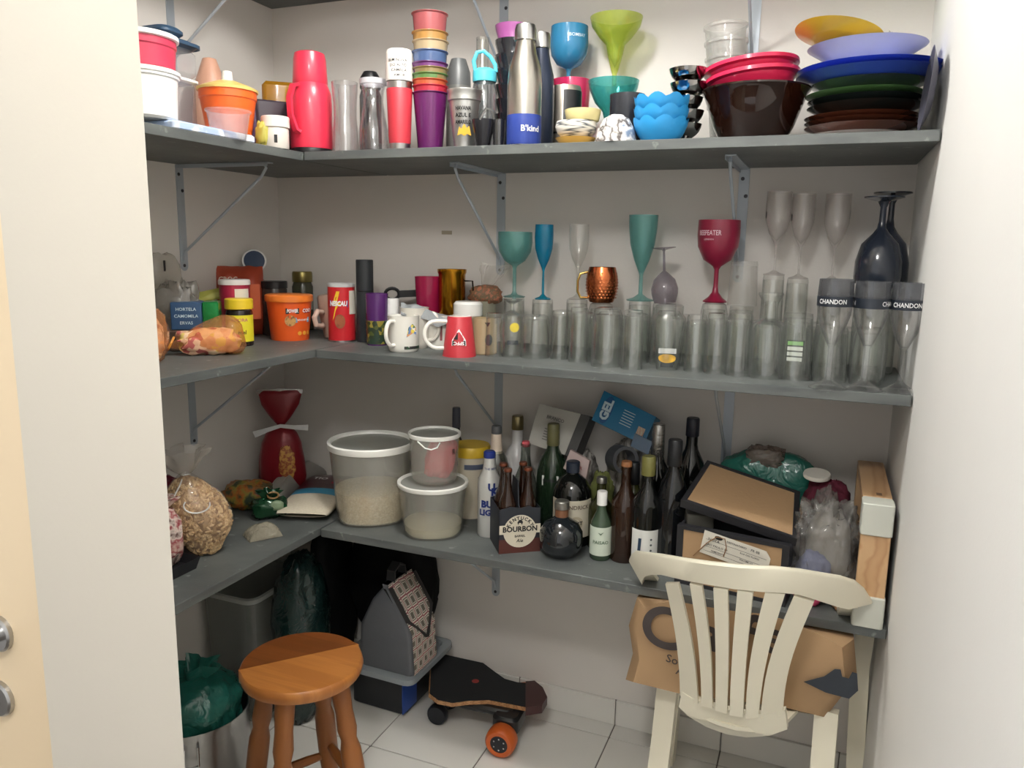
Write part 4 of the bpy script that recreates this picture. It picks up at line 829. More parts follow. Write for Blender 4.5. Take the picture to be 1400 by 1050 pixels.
p, R, H = up(703, 406, 317, 48, YB); stem('wine_goblet', 'frosted teal goblet standing on the upturned glasses', 'goblet', 'goblet', p, R, H, GTEAL, prof=[(.62, 0), (.64, .012), (.2, .04), (.11, .08), (.10, .44), (.16, .48), (.6, .56), (.92, .70), (1, .84), (.98, 1)])
p, R, H = up(742, 409, 307, 26, YB - .01); stem('flute', 'solid turquoise champagne flute standing on upturned glasses', 'flute', 'flute', p, R, H, TURQ)
p, R, H = up(789, 409, 307, 28, YB); stem('flute', 'clear plastic champagne flute between turquoise flute and copper mug', 'flute', 'flute', p, R, H, FROST)
p, R, H = up(822, 413, 365, 44, YB - .03, kind='dome', R=.036)
t = thing('copper_mug', 'hammered copper barrel mug with a brass handle', 'mug', p, face(p))
cop = P('hammered_copper', (196, 112, 70), .2, 1.); 
def ham(a, z): return 1 + .012 * math.sin(a * 14) * math.sin(z * 420)
obj('body', MB().lathe(shell(R, H, [(.72, 0), (.78, .04), (.94, .3), (1, .55), (.96, .75), (.86, .93), (.82, 1)], .002), 56, None), cop, t)
db = MB()
for j in range(9):
    for i in range(-6, 7):
        a = rad(i * 14 + (7 if j % 2 else 0)); zf = .14 + j * .085; rr = R * (.78 + .22 * math.sin(max(0, min(1, (zf + .1) / 1.15)) * math.pi)) * 1.0
        c_ = Vector((rr * math.sin(a), -rr * math.cos(a), H * zf)); n_ = Vector((math.sin(a), -math.cos(a), 0)); s1 = Vector((math.cos(a), math.sin(a), 0)) * .0042; s2 = Vector((0, 0, .0036))
        db.add([c_ + s1, c_ + s2, c_ - s1, c_ - s2, c_ + n_ * .0014], [(0, 1, 4), (1, 2, 4), (2, 3, 4), (3, 0, 4)])
db = obj('hammer_marks', db, cop, t, 60); db['kind'] = 'stuff'
obj('handle', MB().tube([(-R * .8, 0, H * .86), (-R * 1.35, -.003, H * .80), (-R * 1.5, -.004, H * .6), (-R * 1.5, -.004, H * .3), (-R * 1.3, -.003, H * .12), (-R * .75, 0, H * .12)], .0035, 8), P('brass', (206, 176, 104), .25, 1.), t)
p, R, H = up(875, 411, 294, 39, YB); stem('flute', 'tall frosted teal flute with a dimpled surface', 'flute', 'flute', p, R, H, GTEAL, prof=[(.95, 0), (.97, .012), (.5, .035), (.15, .08), (.13, .30), (.2, .34), (.55, .48), (.86, .66), (.98, .84), (1.02, 1)])
p, R, H = up(909, 414, 338, 37, YB, R=.036)
fl_ = [(1 - z) for z in (0,)]
inv = [(.8, 0), (.98, .16), (1., .26), (.8, .42), (.3, .54), (.10, .58), (.08, .92), (.12, .95), (.88, .985), (.88, 1)]
mb = MB().lathe(pf(R, H, *inv) + [(0, H)], 28); o = one('wine_glass', 'small clear stemmed glass standing upside down beside burgundy goblet', 'glass', mb, TR('smoky_clear', (150, 142, 150), .45, .12, tint=(226, 222, 228)), p, 0); o.rotation_euler = (0, rad(-4), 0)
p, R, H = up(977, 413, 301, 57, YB - .02, R=.036, kind='dome'); BUR = P('burgundy_plastic', (138, 28, 58), .3, coat=.2)
o = stem('wine_goblet', 'burgundy red goblet with white lettering on upturned glasses', 'goblet', 'goblet', p, R, H, BUR, prof=[(.56, 0), (.58, .012), (.34, .06), (.16, .12), (.11, .2), (.11, .40), (.2, .44), (.66, .52), (.95, .68), (1, .82), (.98, 1)])
obj('lettering', wrap(text('BEEFEATER', .018, .01, width=.062), R * 1.0, H * .84, -26), P('ink_pink', (226, 196, 206)), o); obj('lettering', wrap(text('LONDON', .006, .0), R * 1.0, H * .765, -26), P('ink_pink', (0, 0, 0)), o)
p, R, H = up(1014, 418, 357, 44, YB - .02, R=.034); glass('tall plain tumbler upside down on another glass, beside the bracket', p, R * .9, H, 'tumbler', FROST)
FRF = TR('frosted_flute', (232, 229, 226), .20, .3, tint=(248, 246, 245))
for k, (cx, by, ty, wd) in enumerate(((1058, 376, 262, 34), (1091, 381, 265, 31), (1137, 384, 265, 34))):
    p, R, H = up(cx, by, ty, wd, YB, R=.030); o = stem('flute', ['frosted plastic flute with a dark mark, closest to the bracket', 'frosted plastic flute with a dark mark between two alike flutes', 'frosted plastic flute with faint print near the dark wine glasses'][k], 'flute', 'flute', p, R, H, FRF, group='frosted flutes on top of upturned glasses', prof=[(.85, 0), (.86, .01), (.4, .03), (.10, .06), (.08, .34), (.16, .38), (.62, .50), (.95, .66), (1, .8), (.97, 1)])
    if k < 2: obj('print', wrap(rect(.006, .016), R, H * .72, -62), INK, o)
    else: obj('lettering', wrap(text('brut', .012, .0), R, H * .76, 62, rot=80), P('print_grey', (0, 0, 0)), o)
DGW = P('dark_slate_plastic', (38, 44, 56), .15, coat=.4)
x, z = carrier(1206, 392, YB, R=.042, kind='dome')
Pt = ony(1211, 263, YB); Rr = 58 * mpp(Pt) / 2; Ht = Pt.z - z
for k in range(2):
    h = Ht - .028 * (1 - k) ; 
    mb = MB().lathe(pf(Rr, h, (.94, 0), (1, .08), (.98, .26), (.78, .46), (.36, .58), (.2, .64), (.14, .72), (.13, .88), (.26, .945), (.84, .985), (.84, 1)) + [(0, h)], 32)
    one('wine_glass', ['dark slate wine glass upside down, its foot below the other dark foot', 'dark slate wine glass upside down, its foot topmost of the two'][k], 'glass', mb, DGW, (x + .055 * (0 if k == 0 else 0) + (.004 if k else 0), YB - (.0 if k else .105), z if k else z), 0, 'dark slate wine glasses') if k else one('wine_glass', 'dark slate wine glass upside down, its foot below the other dark foot', 'glass', mb, DGW, (x - .02, YB - .112, carrier(1196, 388, YB - .112, R=.042, kind='dome')[1]), 0, 'dark slate wine glasses')
# front flutes with dark band
FLG = GL('flute_plastic', (253, 253, 253), .85, .03, .02)
for k, (cx, by, ty, wd) in enumerate(((1131, 534, 381, 50), (1180, 536, 384, 50), (1229, 539, 386, 49))):
    p, R, H = spot(cx, by, ty, wd, ZB); p = (p[0], p[1], ZB); placed.append((p, R))
    t = thing('flute', ['clear flute with a dark lettered band next to the green print tumbler', 'clear flute with a dark lettered band between two alike flutes', 'clear flute with a dark lettered band next to the white wall'][k], 'flute', p, face(p), 'clear flutes with dark bands')
    pr = [(.98, 0), (1, .008), (.72, .03), (.30, .07), (.15, .10), (.14, .38), (.24, .41), (.60, .54), (.85, .68), (.91, .82), (.86, 1)]
    o_ = pf(R, H, *pr); inn = [(r - .0018, z_) for r, z_ in reversed(o_[6:])]; obj('bowl_and_foot', MB().lathe([(0, 0)] + o_ + inn + [(0, H * .42)], 32), FLG, t)
    obj('smoky_rim', MB().lathe([(R * .914, H * .80), (R * .916, H * .82), (R * .866, H * 1.0)], 32), TR('smoky_film', (110, 112, 118), .30, .2, tint=(206, 208, 212)), t)
    b_ = obj('dark_band', MB().lathe([(R * .88, H * .755), (R * .914, H * .757), (R * .918, H * .845), (R * .90, H * .847)], 32), P('band_navy', (38, 44, 54), .35), t)
    obj('lettering', wrap(text('CHANDON', .014, .01, width=.058), R * .922, H * .80, (-8, 78, -2)[k]), INKW, b_)
    if k == 1: obj('lettering', wrap(text('N', .014, .01), R * .922, H * .80, -62), INKW, b_)
# the rows behind: fill the free places between the glasses already set
n_extra = 0
for row, y in enumerate((-.33, -.245, -.155, -.06)):
    x = 1.065 + .02 * (row % 2)
    while x < XR - .05:
        Rg = random.choice((.033, .035, .037)); ok = all((x - q[0][0]) ** 2 + (y - q[0][1]) ** 2 > (Rg + q[1] + .003) ** 2 for q in placed)
        if ok:
            Hg = random.choice((.118, .128, .132)); kd = random.choice(('faceted', 'tumbler', 'faceted', 'dome')); 
            if row == 3: Hg *= .9
            glass({'tumbler': LT, 'faceted': LF, 'dome': LD}[kd], (x, y, ZB), Rg, Hg, kd, seg=22); placed.append(((x, y, ZB), Rg)); n_extra += 1; x += 2 * Rg + .004
        else: x += .012
print('extra glasses', n_extra)
# ================================================================ LOWER SHELF (ZC)
# --- big bag of dry pasta
p = onz(303, 768, ZC); P0 = Vector((p.x - .075, p.y + .03, ZC)); s_ = mpp(P0)
t = thing('pasta_bag', 'big clear bag of dry shell pasta tied at the neck', 'bag', P0, face(P0))
hb = .225
def sackf(w, d, h, seed, dx=0.):
    def g(u, tt):
        a = 2 * math.pi * u; pr = (0, .46, .62, .80, .95, 1.0, .98, .90, .72, .45, .12); i = tt * 10; k = min(int(i), 9); r = pr[k] + (pr[k + 1] - pr[k]) * (i - k)
        q = 1 + .13 * noise.noise(Vector((math.cos(a) * 1.6, math.sin(a) * 1.6, tt * 3 + seed)))
        return (w / 2 * r * q * math.cos(a) - dx * tt, d / 2 * r * q * math.sin(a), h * max(0, tt * 1.04 - .04))
    return g
gs = sackf(.165, .12, hb, 3, .045)
obj('filling', MB().grid(gs, 30, 18, True), PAT('pasta_base', [(172, 134, 92), (200, 164, 118), (146, 110, 74)], 'noise', 60, .6), t)
rnd = random.Random(4); ms = MB()
for i in range(800):
    u, tt = rnd.random(), .05 + .88 * rnd.random(); c_ = Vector(gs(u, tt)); n_ = (c_ - Vector((-.045 * tt, 0, hb * tt))).normalized()
    a = Vector((rnd.uniform(-1, 1), rnd.uniform(-1, 1), rnd.uniform(-1, 1))).normalized(); a = (a - n_ * a.dot(n_)).normalized(); b = n_.cross(a); L = .0085; r = .0035
    rings = []
    for q in (-1, 0, 1): rings.append([c_ + n_ * (.001 - .003 * q * q) + a * L * q * .9 + (b * math.cos(k * 1.2566) + n_ * math.sin(k * 1.2566)) * r * (1 - .25 * abs(q)) for k in range(5)])
    ms.loft(rings)
o = obj('pasta', ms, PAT('pasta_pieces', [(216, 182, 134), (230, 198, 152), (196, 158, 110), (224, 192, 144)], 'voronoi', 90, .45), t); o['kind'] = 'stuff'
gf = sackf(.176, .13, hb + .012, 3, .045); obj('film', MB().grid(lambda u, v: (gf(u, v)[0], gf(u, v)[1], max(.001, gf(u, v)[2] - .003)), 30, 18, True), CLF, t)
obj('gathered_top', ruff(.010, .07, hb, hb + .07, 8, .3, 2, dx=-.02).off(-.045, 0, 0), TR('bag_top_film', (222, 218, 212), .32, .12, tint=(250, 248, 246), crinkle=.9, cscale=30), t)
obj('twist_tie', MB().tube([(-.045 + .011 * math.cos(a), .011 * math.sin(a), hb + .001 + a * .0006) for a in [i * .6 for i in range(14)]] + [(-.06, -.03, hb - .02), (-.085, -.055, hb - .06)], .002, 6), WHITE, t)
obj('tie_loop', MB().tube([(-.02 + .032 * math.cos(a), -.064, hb - .065 + .022 * math.sin(a)) for a in [2.6 + i * .35 for i in range(12)]], .002, 6), WHITE, t)
# --- packets at the left
p = onz(246, 806, ZC)
one('baking_tray', 'black tray at the end of the lower side shelf', 'tray', vessel(.5, .03, [(.9, 0), (1, 1)], .006, 4).xf(Matrix.Diagonal((.17, .30, 1, 1)) @ Matrix.Rotation(rad(45), 4, 'Z')), P('tray_black', (34, 34, 38), .4), (onz(240, 790, ZC).x - .05, onz(240, 790, ZC).y - .03, ZC), 0)
p = onz(250, 780, ZC)
t = thing('christmas_bag', 'white, red and green patterned gift bag standing on the black tray', 'bag', (p.x - .05, p.y - .015, ZC + .007), face(p)); obj('bag', blob(.10, .06, .155, 41, .18, 3), PAT('gift_print', [(216, 196, 184), (206, 176, 164), (150, 40, 56), (226, 210, 200), (90, 60, 56)], 'noise', 26, .35), t)
obj('green_panel', blob(.05, .05, .055, 42, .15).off(-.014, -.020, 0), P('green_paper', (92, 128, 84), .6), t); obj('tie', MB().tube([(.012 * math.cos(a), -.02, .158 + .014 * math.sin(a)) for a in [i * .6 for i in range(11)]], .003, 6), P('copper_tie', (176, 112, 70), .4), t); obj('gathered_top', ruff(.012, .04, .15, .185, 6, .3, 9), PAT('gift_print', []), t)
p = onx(243, 655, .15)
one('snack_bag', 'crimson foil snack bag behind the gift bag', 'bag', blob(.12, .10, max(.1, p.z - ZC + .01), 44, .2, 3), P('crimson_foil', (134, 34, 58), .3, .2, bump=.5, bscale=25), (.12, p.y - .02, ZC))
# --- red pasta bag with white tape
p = onx(385, 650, .13); hz = onx(385, 588, .13).z - ZC; ht = onx(385, 532, .13).z - ZC
t = thing('pasta_bag', 'red pasta bag pinched by white tape in the corner', 'bag', (.135, p.y, ZC), face(p) - .1); RB = P('dark_red_foil', (128, 26, 36), .28, .15, bump=.4, bscale=22)
def redf(u, tt):
    a = 2 * math.pi * u; prf = (.02, .86, 1, .98, .86, .60, .16, .45, .8, .92, .95); zf = (0, .01, .14, .32, .48, .60, .66, .74, .86, .96, 1.0); i = tt * 10; k = min(int(i), 9); f_ = i - k; r = prf[k] + (prf[k + 1] - prf[k]) * f_; z = (zf[k] + (zf[k + 1] - zf[k]) * f_) * ht
    q = 1 + .08 * noise.noise(Vector((math.cos(a) * 2, math.sin(a) * 2, tt * 4))); fl = .55 if tt < .6 else (.5 - .35 * (tt - .6) / .4)
    return (.078 * r * q * math.cos(a), .078 * r * q * fl * math.sin(a), z)
obj('bag', MB().grid(redf, 36, 26, True), RB, t)
obj('silver_edge', MB().strip([(-.074, -.004, ht * .985), (0, -.01, ht * 1.0), (.074, -.004, ht * .985)], .014, .004), P('foil_silver', (170, 168, 168), .25, .8), t)
obj('tape', MB().strip([(-.085, -.028, ht * .585), (-.04, -.03, ht * .63), (0, -.022, ht * .66), (.045, -.025, ht * .645), (.09, -.02, ht * .635)], [.022, .014, .012, .014, .02], .003), P('tape_white', (206, 206, 206), .4), t)
obj('print', blob(.05, .01, ht * .34, 50, .3).off(.018, -.040, ht * .12), PAT('pasta_photo', [(176, 120, 50), (140, 60, 40), (196, 146, 70)], 'noise', 70), t)
# --- lying packets
def packet(name, label, a, b, wpx, th, mat, seed, cat='packet', extra=None):
    A_, B_ = onz(*a, ZC), onz(*b, ZC); c = (A_ + B_) / 2; L = (A_ - B_).length; ang = math.atan2((B_ - A_).y, (B_ - A_).x)
    t = thing(name, label, cat, (c.x, c.y, ZC), ang); W_ = wpx * mpp(c); obj('packet', pillow(L, W_, th, seed), mat, t)
    if extra: extra(t, L, W_, th)
    return t
p = onz(352, 690, ZC); one('vegetable_bag', 'crumpled bag of greens and orange pieces beside the pasta bag', 'bag', blob(.15, .11, .085, 61, .22, 3), PAT('veg_print', [(44, 52, 40), (70, 74, 48), (170, 96, 40), (140, 130, 60), (60, 72, 56)], 'noise', 22, .4), (.15, p.y - .025, ZC), .4)
p = onz(372, 716, ZC)
t = thing('herb_bag', 'dark green herb bag closed with a tan ring tie', 'bag', (p.x - .045, p.y + .045, ZC), face(p)); obj('bag', blob(.105, .075, .065, 63, .25, 3), P('deep_green_foil', (26, 66, 42), .2, .2, bump=.5, bscale=30), t)
obj('ring_tie', MB().tube([(.012 + .016 * math.cos(a), -.02, .075 + .010 * math.sin(a)) for a in [i * .5 for i in range(14)]], .003, 6), P('tan_tie', (150, 116, 70), .5), t); obj('label', blob(.04, .02, .03, 64, .1).off(.022, -.030, .030), P('sage_label', (130, 150, 120), .5), t)
obj('gathered_top', ruff(.012, .035, .055, .085, 6, .3, 4), P('deep_green_foil', (0, 0, 0)), t)
packet('snack_sachet', 'small clear packet of pale crackers in front of the herb bag', (336, 737), (382, 728), 34, .035, TR('cream_film', (220, 212, 190), .62, .08, crinkle=1., cscale=55), 8)
packet('noodle_pack', 'long silvery white packet lying by the red pasta bag', (372, 684), (440, 648), 26, .07, P('silver_film', (150, 146, 140), .3, .1, bump=.5, bscale=20), 9)
A_, B_ = onz(412, 714, ZC), onz(458, 662, ZC); c_ = (A_ + B_) / 2; L = (A_ - B_).length; W_ = 70 * mpp(c_)
t = thing('bean_pack', 'white, blue and maroon bean packet lying by the rice container', 'packet', (c_.x, c_.y, ZC), math.atan2((B_ - A_).y, (B_ - A_).x))
def sect(u0, u1, k=1.):
    def g(u, v_):
        x = u0 + (u1 - u0) * v_; a = 2 * math.pi * u; e = max(.02, 1 - abs(2 * x - 1) ** 5) ** .5; n_ = 1 + .06 * noise.noise(Vector((math.cos(a), math.sin(a), x * 5)) * 2)
        return (-L / 2 + L * x, W_ / 2 * (.9 + .1 * e) * math.cos(a) * k, max(.0005, .024 + .024 * e * n_ * k * math.copysign(abs(math.sin(a)) ** .7, math.sin(a))))
    m_ = MB().grid(g, 32, 12, True); m_.sm = 75; return m_
obj('cream_end', sect(0, .36), P('cream_beans', (220, 212, 194), .4, rgb2=(190, 178, 156), scale=160), t); obj('blue_stripe', sect(.355, .50, 1.01), P('stripe_blue', (50, 150, 190), .4), t); obj('maroon_sleeve', sect(.495, 1., 1.02), P('sleeve_maroon', (74, 22, 36), .3, bump=.3, bscale=20), t)
obj('lettering', flat(text('TIO', .030, .03), (L * .24, .02, .0505), (-.1, -1, 0), (1, -.1, 0)), INKW, t); obj('red_patch', flat(rect(.05, .04), (L * .18, -W_ * .28, .047), (1, 0, 0), (0, 1, .12)), P('patch_red', (186, 34, 50)), t)
# --- rice containers
def bucket(label, p, R, H, fill, fmat, name='storage_container', square=.0, handle=False, fillr=.93):
    t = thing(name, label, 'container', p, face(p)); PLB = TR('bucket_plastic', (226, 226, 220), .26, .22, tint=(250, 250, 248))
    def sq(a, z): c = max(abs(math.cos(a)), abs(math.sin(a))); k = max(0, 1 - z / (H * .9)); return 1 - square * k * (1 - (1 / (abs(math.cos(2 * a)) * .22 + 1)))
    obj('body', MB().lathe([(0, .001), (R * .82, .001), (R * .87, .008), (R * .955, H * .90), (R * .965, H * .92), (R * .94, H * .92), (R * .855, .009), (0, .004)], 48, sq), PLB, t)
    if fill:
        fh = H * fill; obj('filling', MB().lathe([(0, .005), (R * .78, .005), (R * .825, .011), (R * (.835 + .08 * fill), fh * .95), (R * .4, fh * 1.03), (0, fh)], 48, sq), fmat, t)
    l = obj('lid', MB().lathe([(R * .93, H * .915), (R * .99, H * .915), (R * 1.0, H * .93), (R * 1.0, H * .985), (R * .97, H), (R * .92, H * .985), (R * .9, H * .955)], 48), P('lid_white', (236, 236, 230), .3, var=.02), t)
    obj('lid_panel', MB().lathe([(0, H * .95), (R * .905, H * .95), (R * .905, H * .958), (0, H * .958)], 48), TR('lid_film', (206, 208, 204), .6, .25), l)
    if handle: obj('handle', MB().tube([(-R * .62, -R * .78, H * .9), (-R * .35, -R * .98, H * .79), (-R * .12, -R * 1.0, H * .76), (R * .1, -R * .98, H * .80), (R * .2, -R * .97, H * .9)], .002, 6), WHITE, t)
    return t
RICE = PAT('rice', [(222, 200, 160), (206, 182, 140), (232, 214, 178), (214, 190, 150)], 'voronoi', 260, .6); FLOUR = P('flour', (232, 220, 190), .8, bump=.3, bscale=80)
p, R, H = spot(509, 724, 601, 116, ZC); bucket('largest clear storage container half full of rice', p, R, H, .42, RICE, square=.5)
p, R, H = spot(592, 742, 656, 96, ZC); bucket('clear storage container with a little flour, under the small bucket', p, R, H, .22, FLOUR, square=.35)
q = (p[0] + .001, p[1] + .008, ZC + H * 1.0 + .0005); Pq = ony(594, 590, q[1]); R2 = 72 * mpp(Pq) / 2; H2 = Pq.z - q[2]
t = bucket('small clear bucket with wire handle and a red packet inside', q, R2, H2, 0, None, name='small_bucket', handle=True)
obj('red_packet', blob(R2 * 1.1, R2 * .6, H2 * .85, 71, .3, 3).xf(Matrix.Rotation(rad(12), 4, 'Y')).off(R2 * .05, -.01, .008), P('packet_red', (226, 44, 66), .35), t)
obj('lettering', wrap(text('R', .022, .02), R2 * .95, H2 * .66, 48), INK, t)
# --- yellow lid can
p, R, H = spot(634, 716, 612, 54, ZC); p = (p[0], p[1] + .05, ZC)
t = thing('milk_powder_can', 'cream can with a yellow lid and dark bands behind the small bucket', 'can', p, face(p)); obj('body', solid(R * .96, H, [(1, 0), (1, .86)]), P('can_cream', (206, 196, 176), .4), t); obj('lid', solid(R, H, [(1, .86), (1, .97), (.94, 1)]), P('lid_mustard', (206, 170, 40), .4), t); obj('blue_band', band(R * .965, H * .70, H * .77, -20, 90), P('band_blue_grey', (84, 92, 112)), t)
for k in range(7): obj('print_line', band(R * .965, H * (.22 + .06 * k), H * (.235 + .06 * k), 22, 74), P('line_brown', (130, 120, 110)), t)
# --- bottles
BOT = {'wine': [(.94, 0), (1, .015), (1, .56), (.96, .62), (.5, .72), (.38, .78), (.36, .93), (.40, .94), (.40, 1)],
       'beer': [(.92, 0), (1, .02), (1, .52), (.90, .60), (.52, .74), (.42, .84), (.40, .97), (.44, .98), (.44, 1)],
       'gin': [(.92, 0), (1, .02), (1, .50), (.97, .58), (.80, .68), (.42, .78), (.36, .82), (.36, .92)],
       'tall': [(.94, 0), (1, .02), (1, .58), (.7, .68), (.40, .74), (.38, .97), (.40, 1)]}
def bottle(label, p, R, H, kind, glassm, capm=None, caph=.12, capw=.42, label_=None, name='bottle', capname='cap', fill=None):
    t = thing(name, label, 'bottle', p, face(p)); obj('body', solid(R, H * (.97 if capm else 1), BOT[kind], 30), glassm, t)
    if capm: obj(capname, solid(R, H, [(capw, 1 - caph), (capw * 1.04, 1 - caph + .004), (capw, .99), (capw * .9, 1)], 20), capm, t)
    if label_:
        z0, z1, a0, a1, lm = label_; obj('label', band(R * 1.0, H * z0, H * z1, a0, a1), lm, t)
    return t
DKG = P('dark_bottle_glass', (16, 18, 17), .08, coat=.5); GRG = TR('green_bottle_glass', (44, 66, 46), .86, .06); BRG = P('brown_bottle_glass', (40, 22, 14), .08, coat=.5); OLG = TR('olive_bottle_glass', (74, 76, 40), .8, .06); CLB = GL('clear_bottle_glass', (214, 220, 214), .6, .05, .12)
LABP = P('label_cream', (214, 206, 186), .6); LABW = P('label_white', (226, 226, 222), .55)
p, R, H = spotY(624, 557, 26, -.09, ZC); bottle('slim dark bottle behind the small bucket by the wall', p, R, H, 'tall', DKG, P('cap_slate', (70, 72, 84), .5), .2)
p, R, H = spot(668, 735, 616, 31, ZC)
t = thing('aluminium_bottle', 'white aluminium beer bottle with blue cap and lettering', 'bottle', p, face(p)); AW = P('aluminium_white', (214, 214, 210), .35, .2)
obj('body', solid(R, H, [(.94, 0), (1, .015), (1, .60), (.95, .67), (.60, .77), (.50, .86), (.48, .92)], 30), AW, t); obj('cap', solid(R, H, [(.50, .92), (.52, .925), (.52, .985), (.4, 1)], 20), P('cap_blue', (38, 58, 140), .35), t)
obj('lettering', wrap(text('U', .030, .05), R, H * .60, 12), INKB, t); obj('lettering', wrap(text('K', .030, .05), R, H * .545, 26), INKB, t)
k_ = obj('name_frame', wrap(rect(.062, .050), R, H * .345, 8), P('frame_pale', (226, 228, 232)), t); obj('lettering', wrap(text('BUD', .028, .05), R + .0008, H * .40, 8), INKB, k_); obj('lettering', wrap(text('LIGHT', .024, .05), R + .0008, H * .30, 8), INKB, k_); obj('lettering', wrap(text('THE BEER', .009, .01), R * .55, H * .80, 15), INKB, t)
p, R, H = spotY(679, 582, 38, -.165, ZC); t = bottle('clear bottle with cream neck sleeve and grey stopper', p, R, H, 'gin', CLB, P('stopper_grey', (92, 94, 96), .5), .08, .36); obj('neck_sleeve', solid(R, H, [(.50, .72), (.42, .78), (.37, .92)], 24), P('sleeve_cream', (222, 204, 186), .5), t)
p, R, H = spotY(708, 568, 38, -.07, ZC); t = bottle('champagne style bottle with white neck and gold topped cork', p, R, H, 'tall', P('bottle_white', (206, 204, 204), .3), P('cork_gold', (150, 138, 100), .3, .7), .14, .42)
p, R, H = spotY(719, 603, 32, -.19, ZC); t = bottle('clear bottle with a pink screw cap behind the bourbon carton', p, R, H, 'beer', CLB, P('cap_pink', (206, 84, 96), .4), .06, .34)
# --- bourbon carton with bottles in it
p = onz(703, 756, ZC); hd = Vector((p.x - CAM.x, p.y - CAM.y, 0)).normalized(); cx_, cy_ = p.x + hd.x * .062, p.y + hd.y * .062; W_, D_ = .118, .118
fz = ony(690, 690, p.y).z - ZC; top = ony(700, 652, p.y + .06).z - ZC
t = thing('beer_carton', 'dark cardboard beer carrier with a round cream bourbon ale label', 'carton', (cx_, cy_, ZC), face(p) + rad(14)); CB = P('carton_dark', (36, 40, 48), .5); CR = P('carton_maroon', (84, 42, 36), .5)
sh = fz * .93
def wallp(y): 
    pts = [(-W_ / 2, .0), (W_ / 2, .0), (W_ / 2, sh), (W_ * .30, sh * 1.02), (W_ * .22, sh * 1.06), (0, sh * 1.02), (-W_ * .22, sh * 1.06), (-W_ / 2, sh)]; return [(x, y, z) for x, z in pts]
obj('front_panel', MB().loft([wallp(-D_ / 2), wallp(-D_ / 2 + .002)]), CB, t); obj('back_panel', MB().loft([wallp(D_ / 2 - .002), wallp(D_ / 2)]), CB, t)
for sgn in (-1, 1): obj('side_panel', MB().box((sgn * (W_ / 2 - .001), 0, sh * .5), (.002, D_, sh)), CB, t)
obj('bottom_panel', MB().box((0, 0, .001), (W_, D_, .002)), CR, t)
obj('front_base', flat(rect(W_, sh * .32), (0, -D_ / 2 - .0004, sh * .16), (1, 0, 0), (0, 0, 1)), CR, t); obj('side_base', flat(rect(D_, sh * .32), (W_ / 2 + .0004, 0, sh * .16), (0, 1, 0), (0, 0, 1)), CR, t)
obj('divider', MB().loft([[(x, -.001, z) for x, z in ((0 - .001, .002), (.001, .002))] + [(.001, .001, .002), (-.001, .001, .002)], [(-.001, -.001, .003), (.001, -.001, .003), (.001, .001, .003), (-.001, .001, .003)]]), CB, t)
hp_ = [(-.054, .004), (.054, .004), (.054, sh), (.042, sh * 1.05), (.03, top), (-.03, top), (-.042, sh * 1.05), (-.054, sh)]
hh_ = MB().loft([[(.0015, y, z) for y, z in hp_], [(-.0015, y, z) for y, z in hp_]]); obj('handle_panel', hh_, CB, t)
cz = sh * .50; LB = obj('round_label', flat(disc(.047, 36), (0, -D_ / 2 - .0012, cz), (1, 0, 0), (0, 0, 1)), LABP, t); obj('label_bar', flat(rect(W_ * .99, .026), (0, -D_ / 2 - .0014, cz + .006), (1, 0, 0), (0, 0, 1)), LABP, t)
yf = -D_ / 2 - .0022
obj('lettering', flat(text('BOURBON', .021, .035, width=.098), (0, yf, cz + .006), (1, 0, 0), (0, 0, 1)), INK, LB); obj('lettering', flat(text('BARREL', .009, .02), (0, yf, cz - .014), (1, 0, 0), (0, 0, 1)), INK, LB); obj('lettering', flat(text('Ale', .014, .01, .3), (0, yf, cz - .027), (1, 0, 0), (0, 0, 1)), INK, LB)
arc = MB()
for k, ch in enumerate('KENTUCKY'):
    a = rad(62 - k * 17.7); g_ = text(ch, .0135, .035).xf(Matrix.Rotation(a, 4, 'Z')); g_.off(-.0375 * math.sin(a), .0375 * math.cos(a), 0); arc.add(g_.v, g_.f)
obj('lettering', flat(arc, (0, yf, cz), (1, 0, 0), (0, 0, 1)), INK, LB); obj('horse_emblem', flat(poly([(-.006, -.006), (-.008, .002), (-.003, .009), (.004, .009), (.008, .002), (.005, -.006), (.002, 0), (-.003, 0)]), (0, yf, cz + .024), (1, 0, 0), (0, 0, 1)), INK, LB)
obj('side_label', flat(disc(.03, 28), (W_ / 2 + .0012, 0, cz), (0, 1, 0), (0, 0, 1)), P('label_grey_dark', (96, 92, 88), .6), t)
rz = face(p) + rad(14); ca, sa = math.cos(rz), math.sin(rz); hbt = [ony(727, 640, cy_).z, ony(704, 627, cy_ + .03).z]
for k, (dx, dy) in enumerate(((-.029, -.028), (.029, -.028), (-.029, .028), (.029, .028))):
    pp = (cx_ + dx * ca - dy * sa, cy_ + dx * sa + dy * ca, ZC + .0025); hgt = .232
    bottle('brown beer bottle with copper cap standing in the beer carrier', pp, .0255, hgt, 'beer', BRG, P('crown_copper', (120, 66, 44), .35, .5), .035, .46, name='beer_bottle')['group'] = 'beer bottles in the carrier'
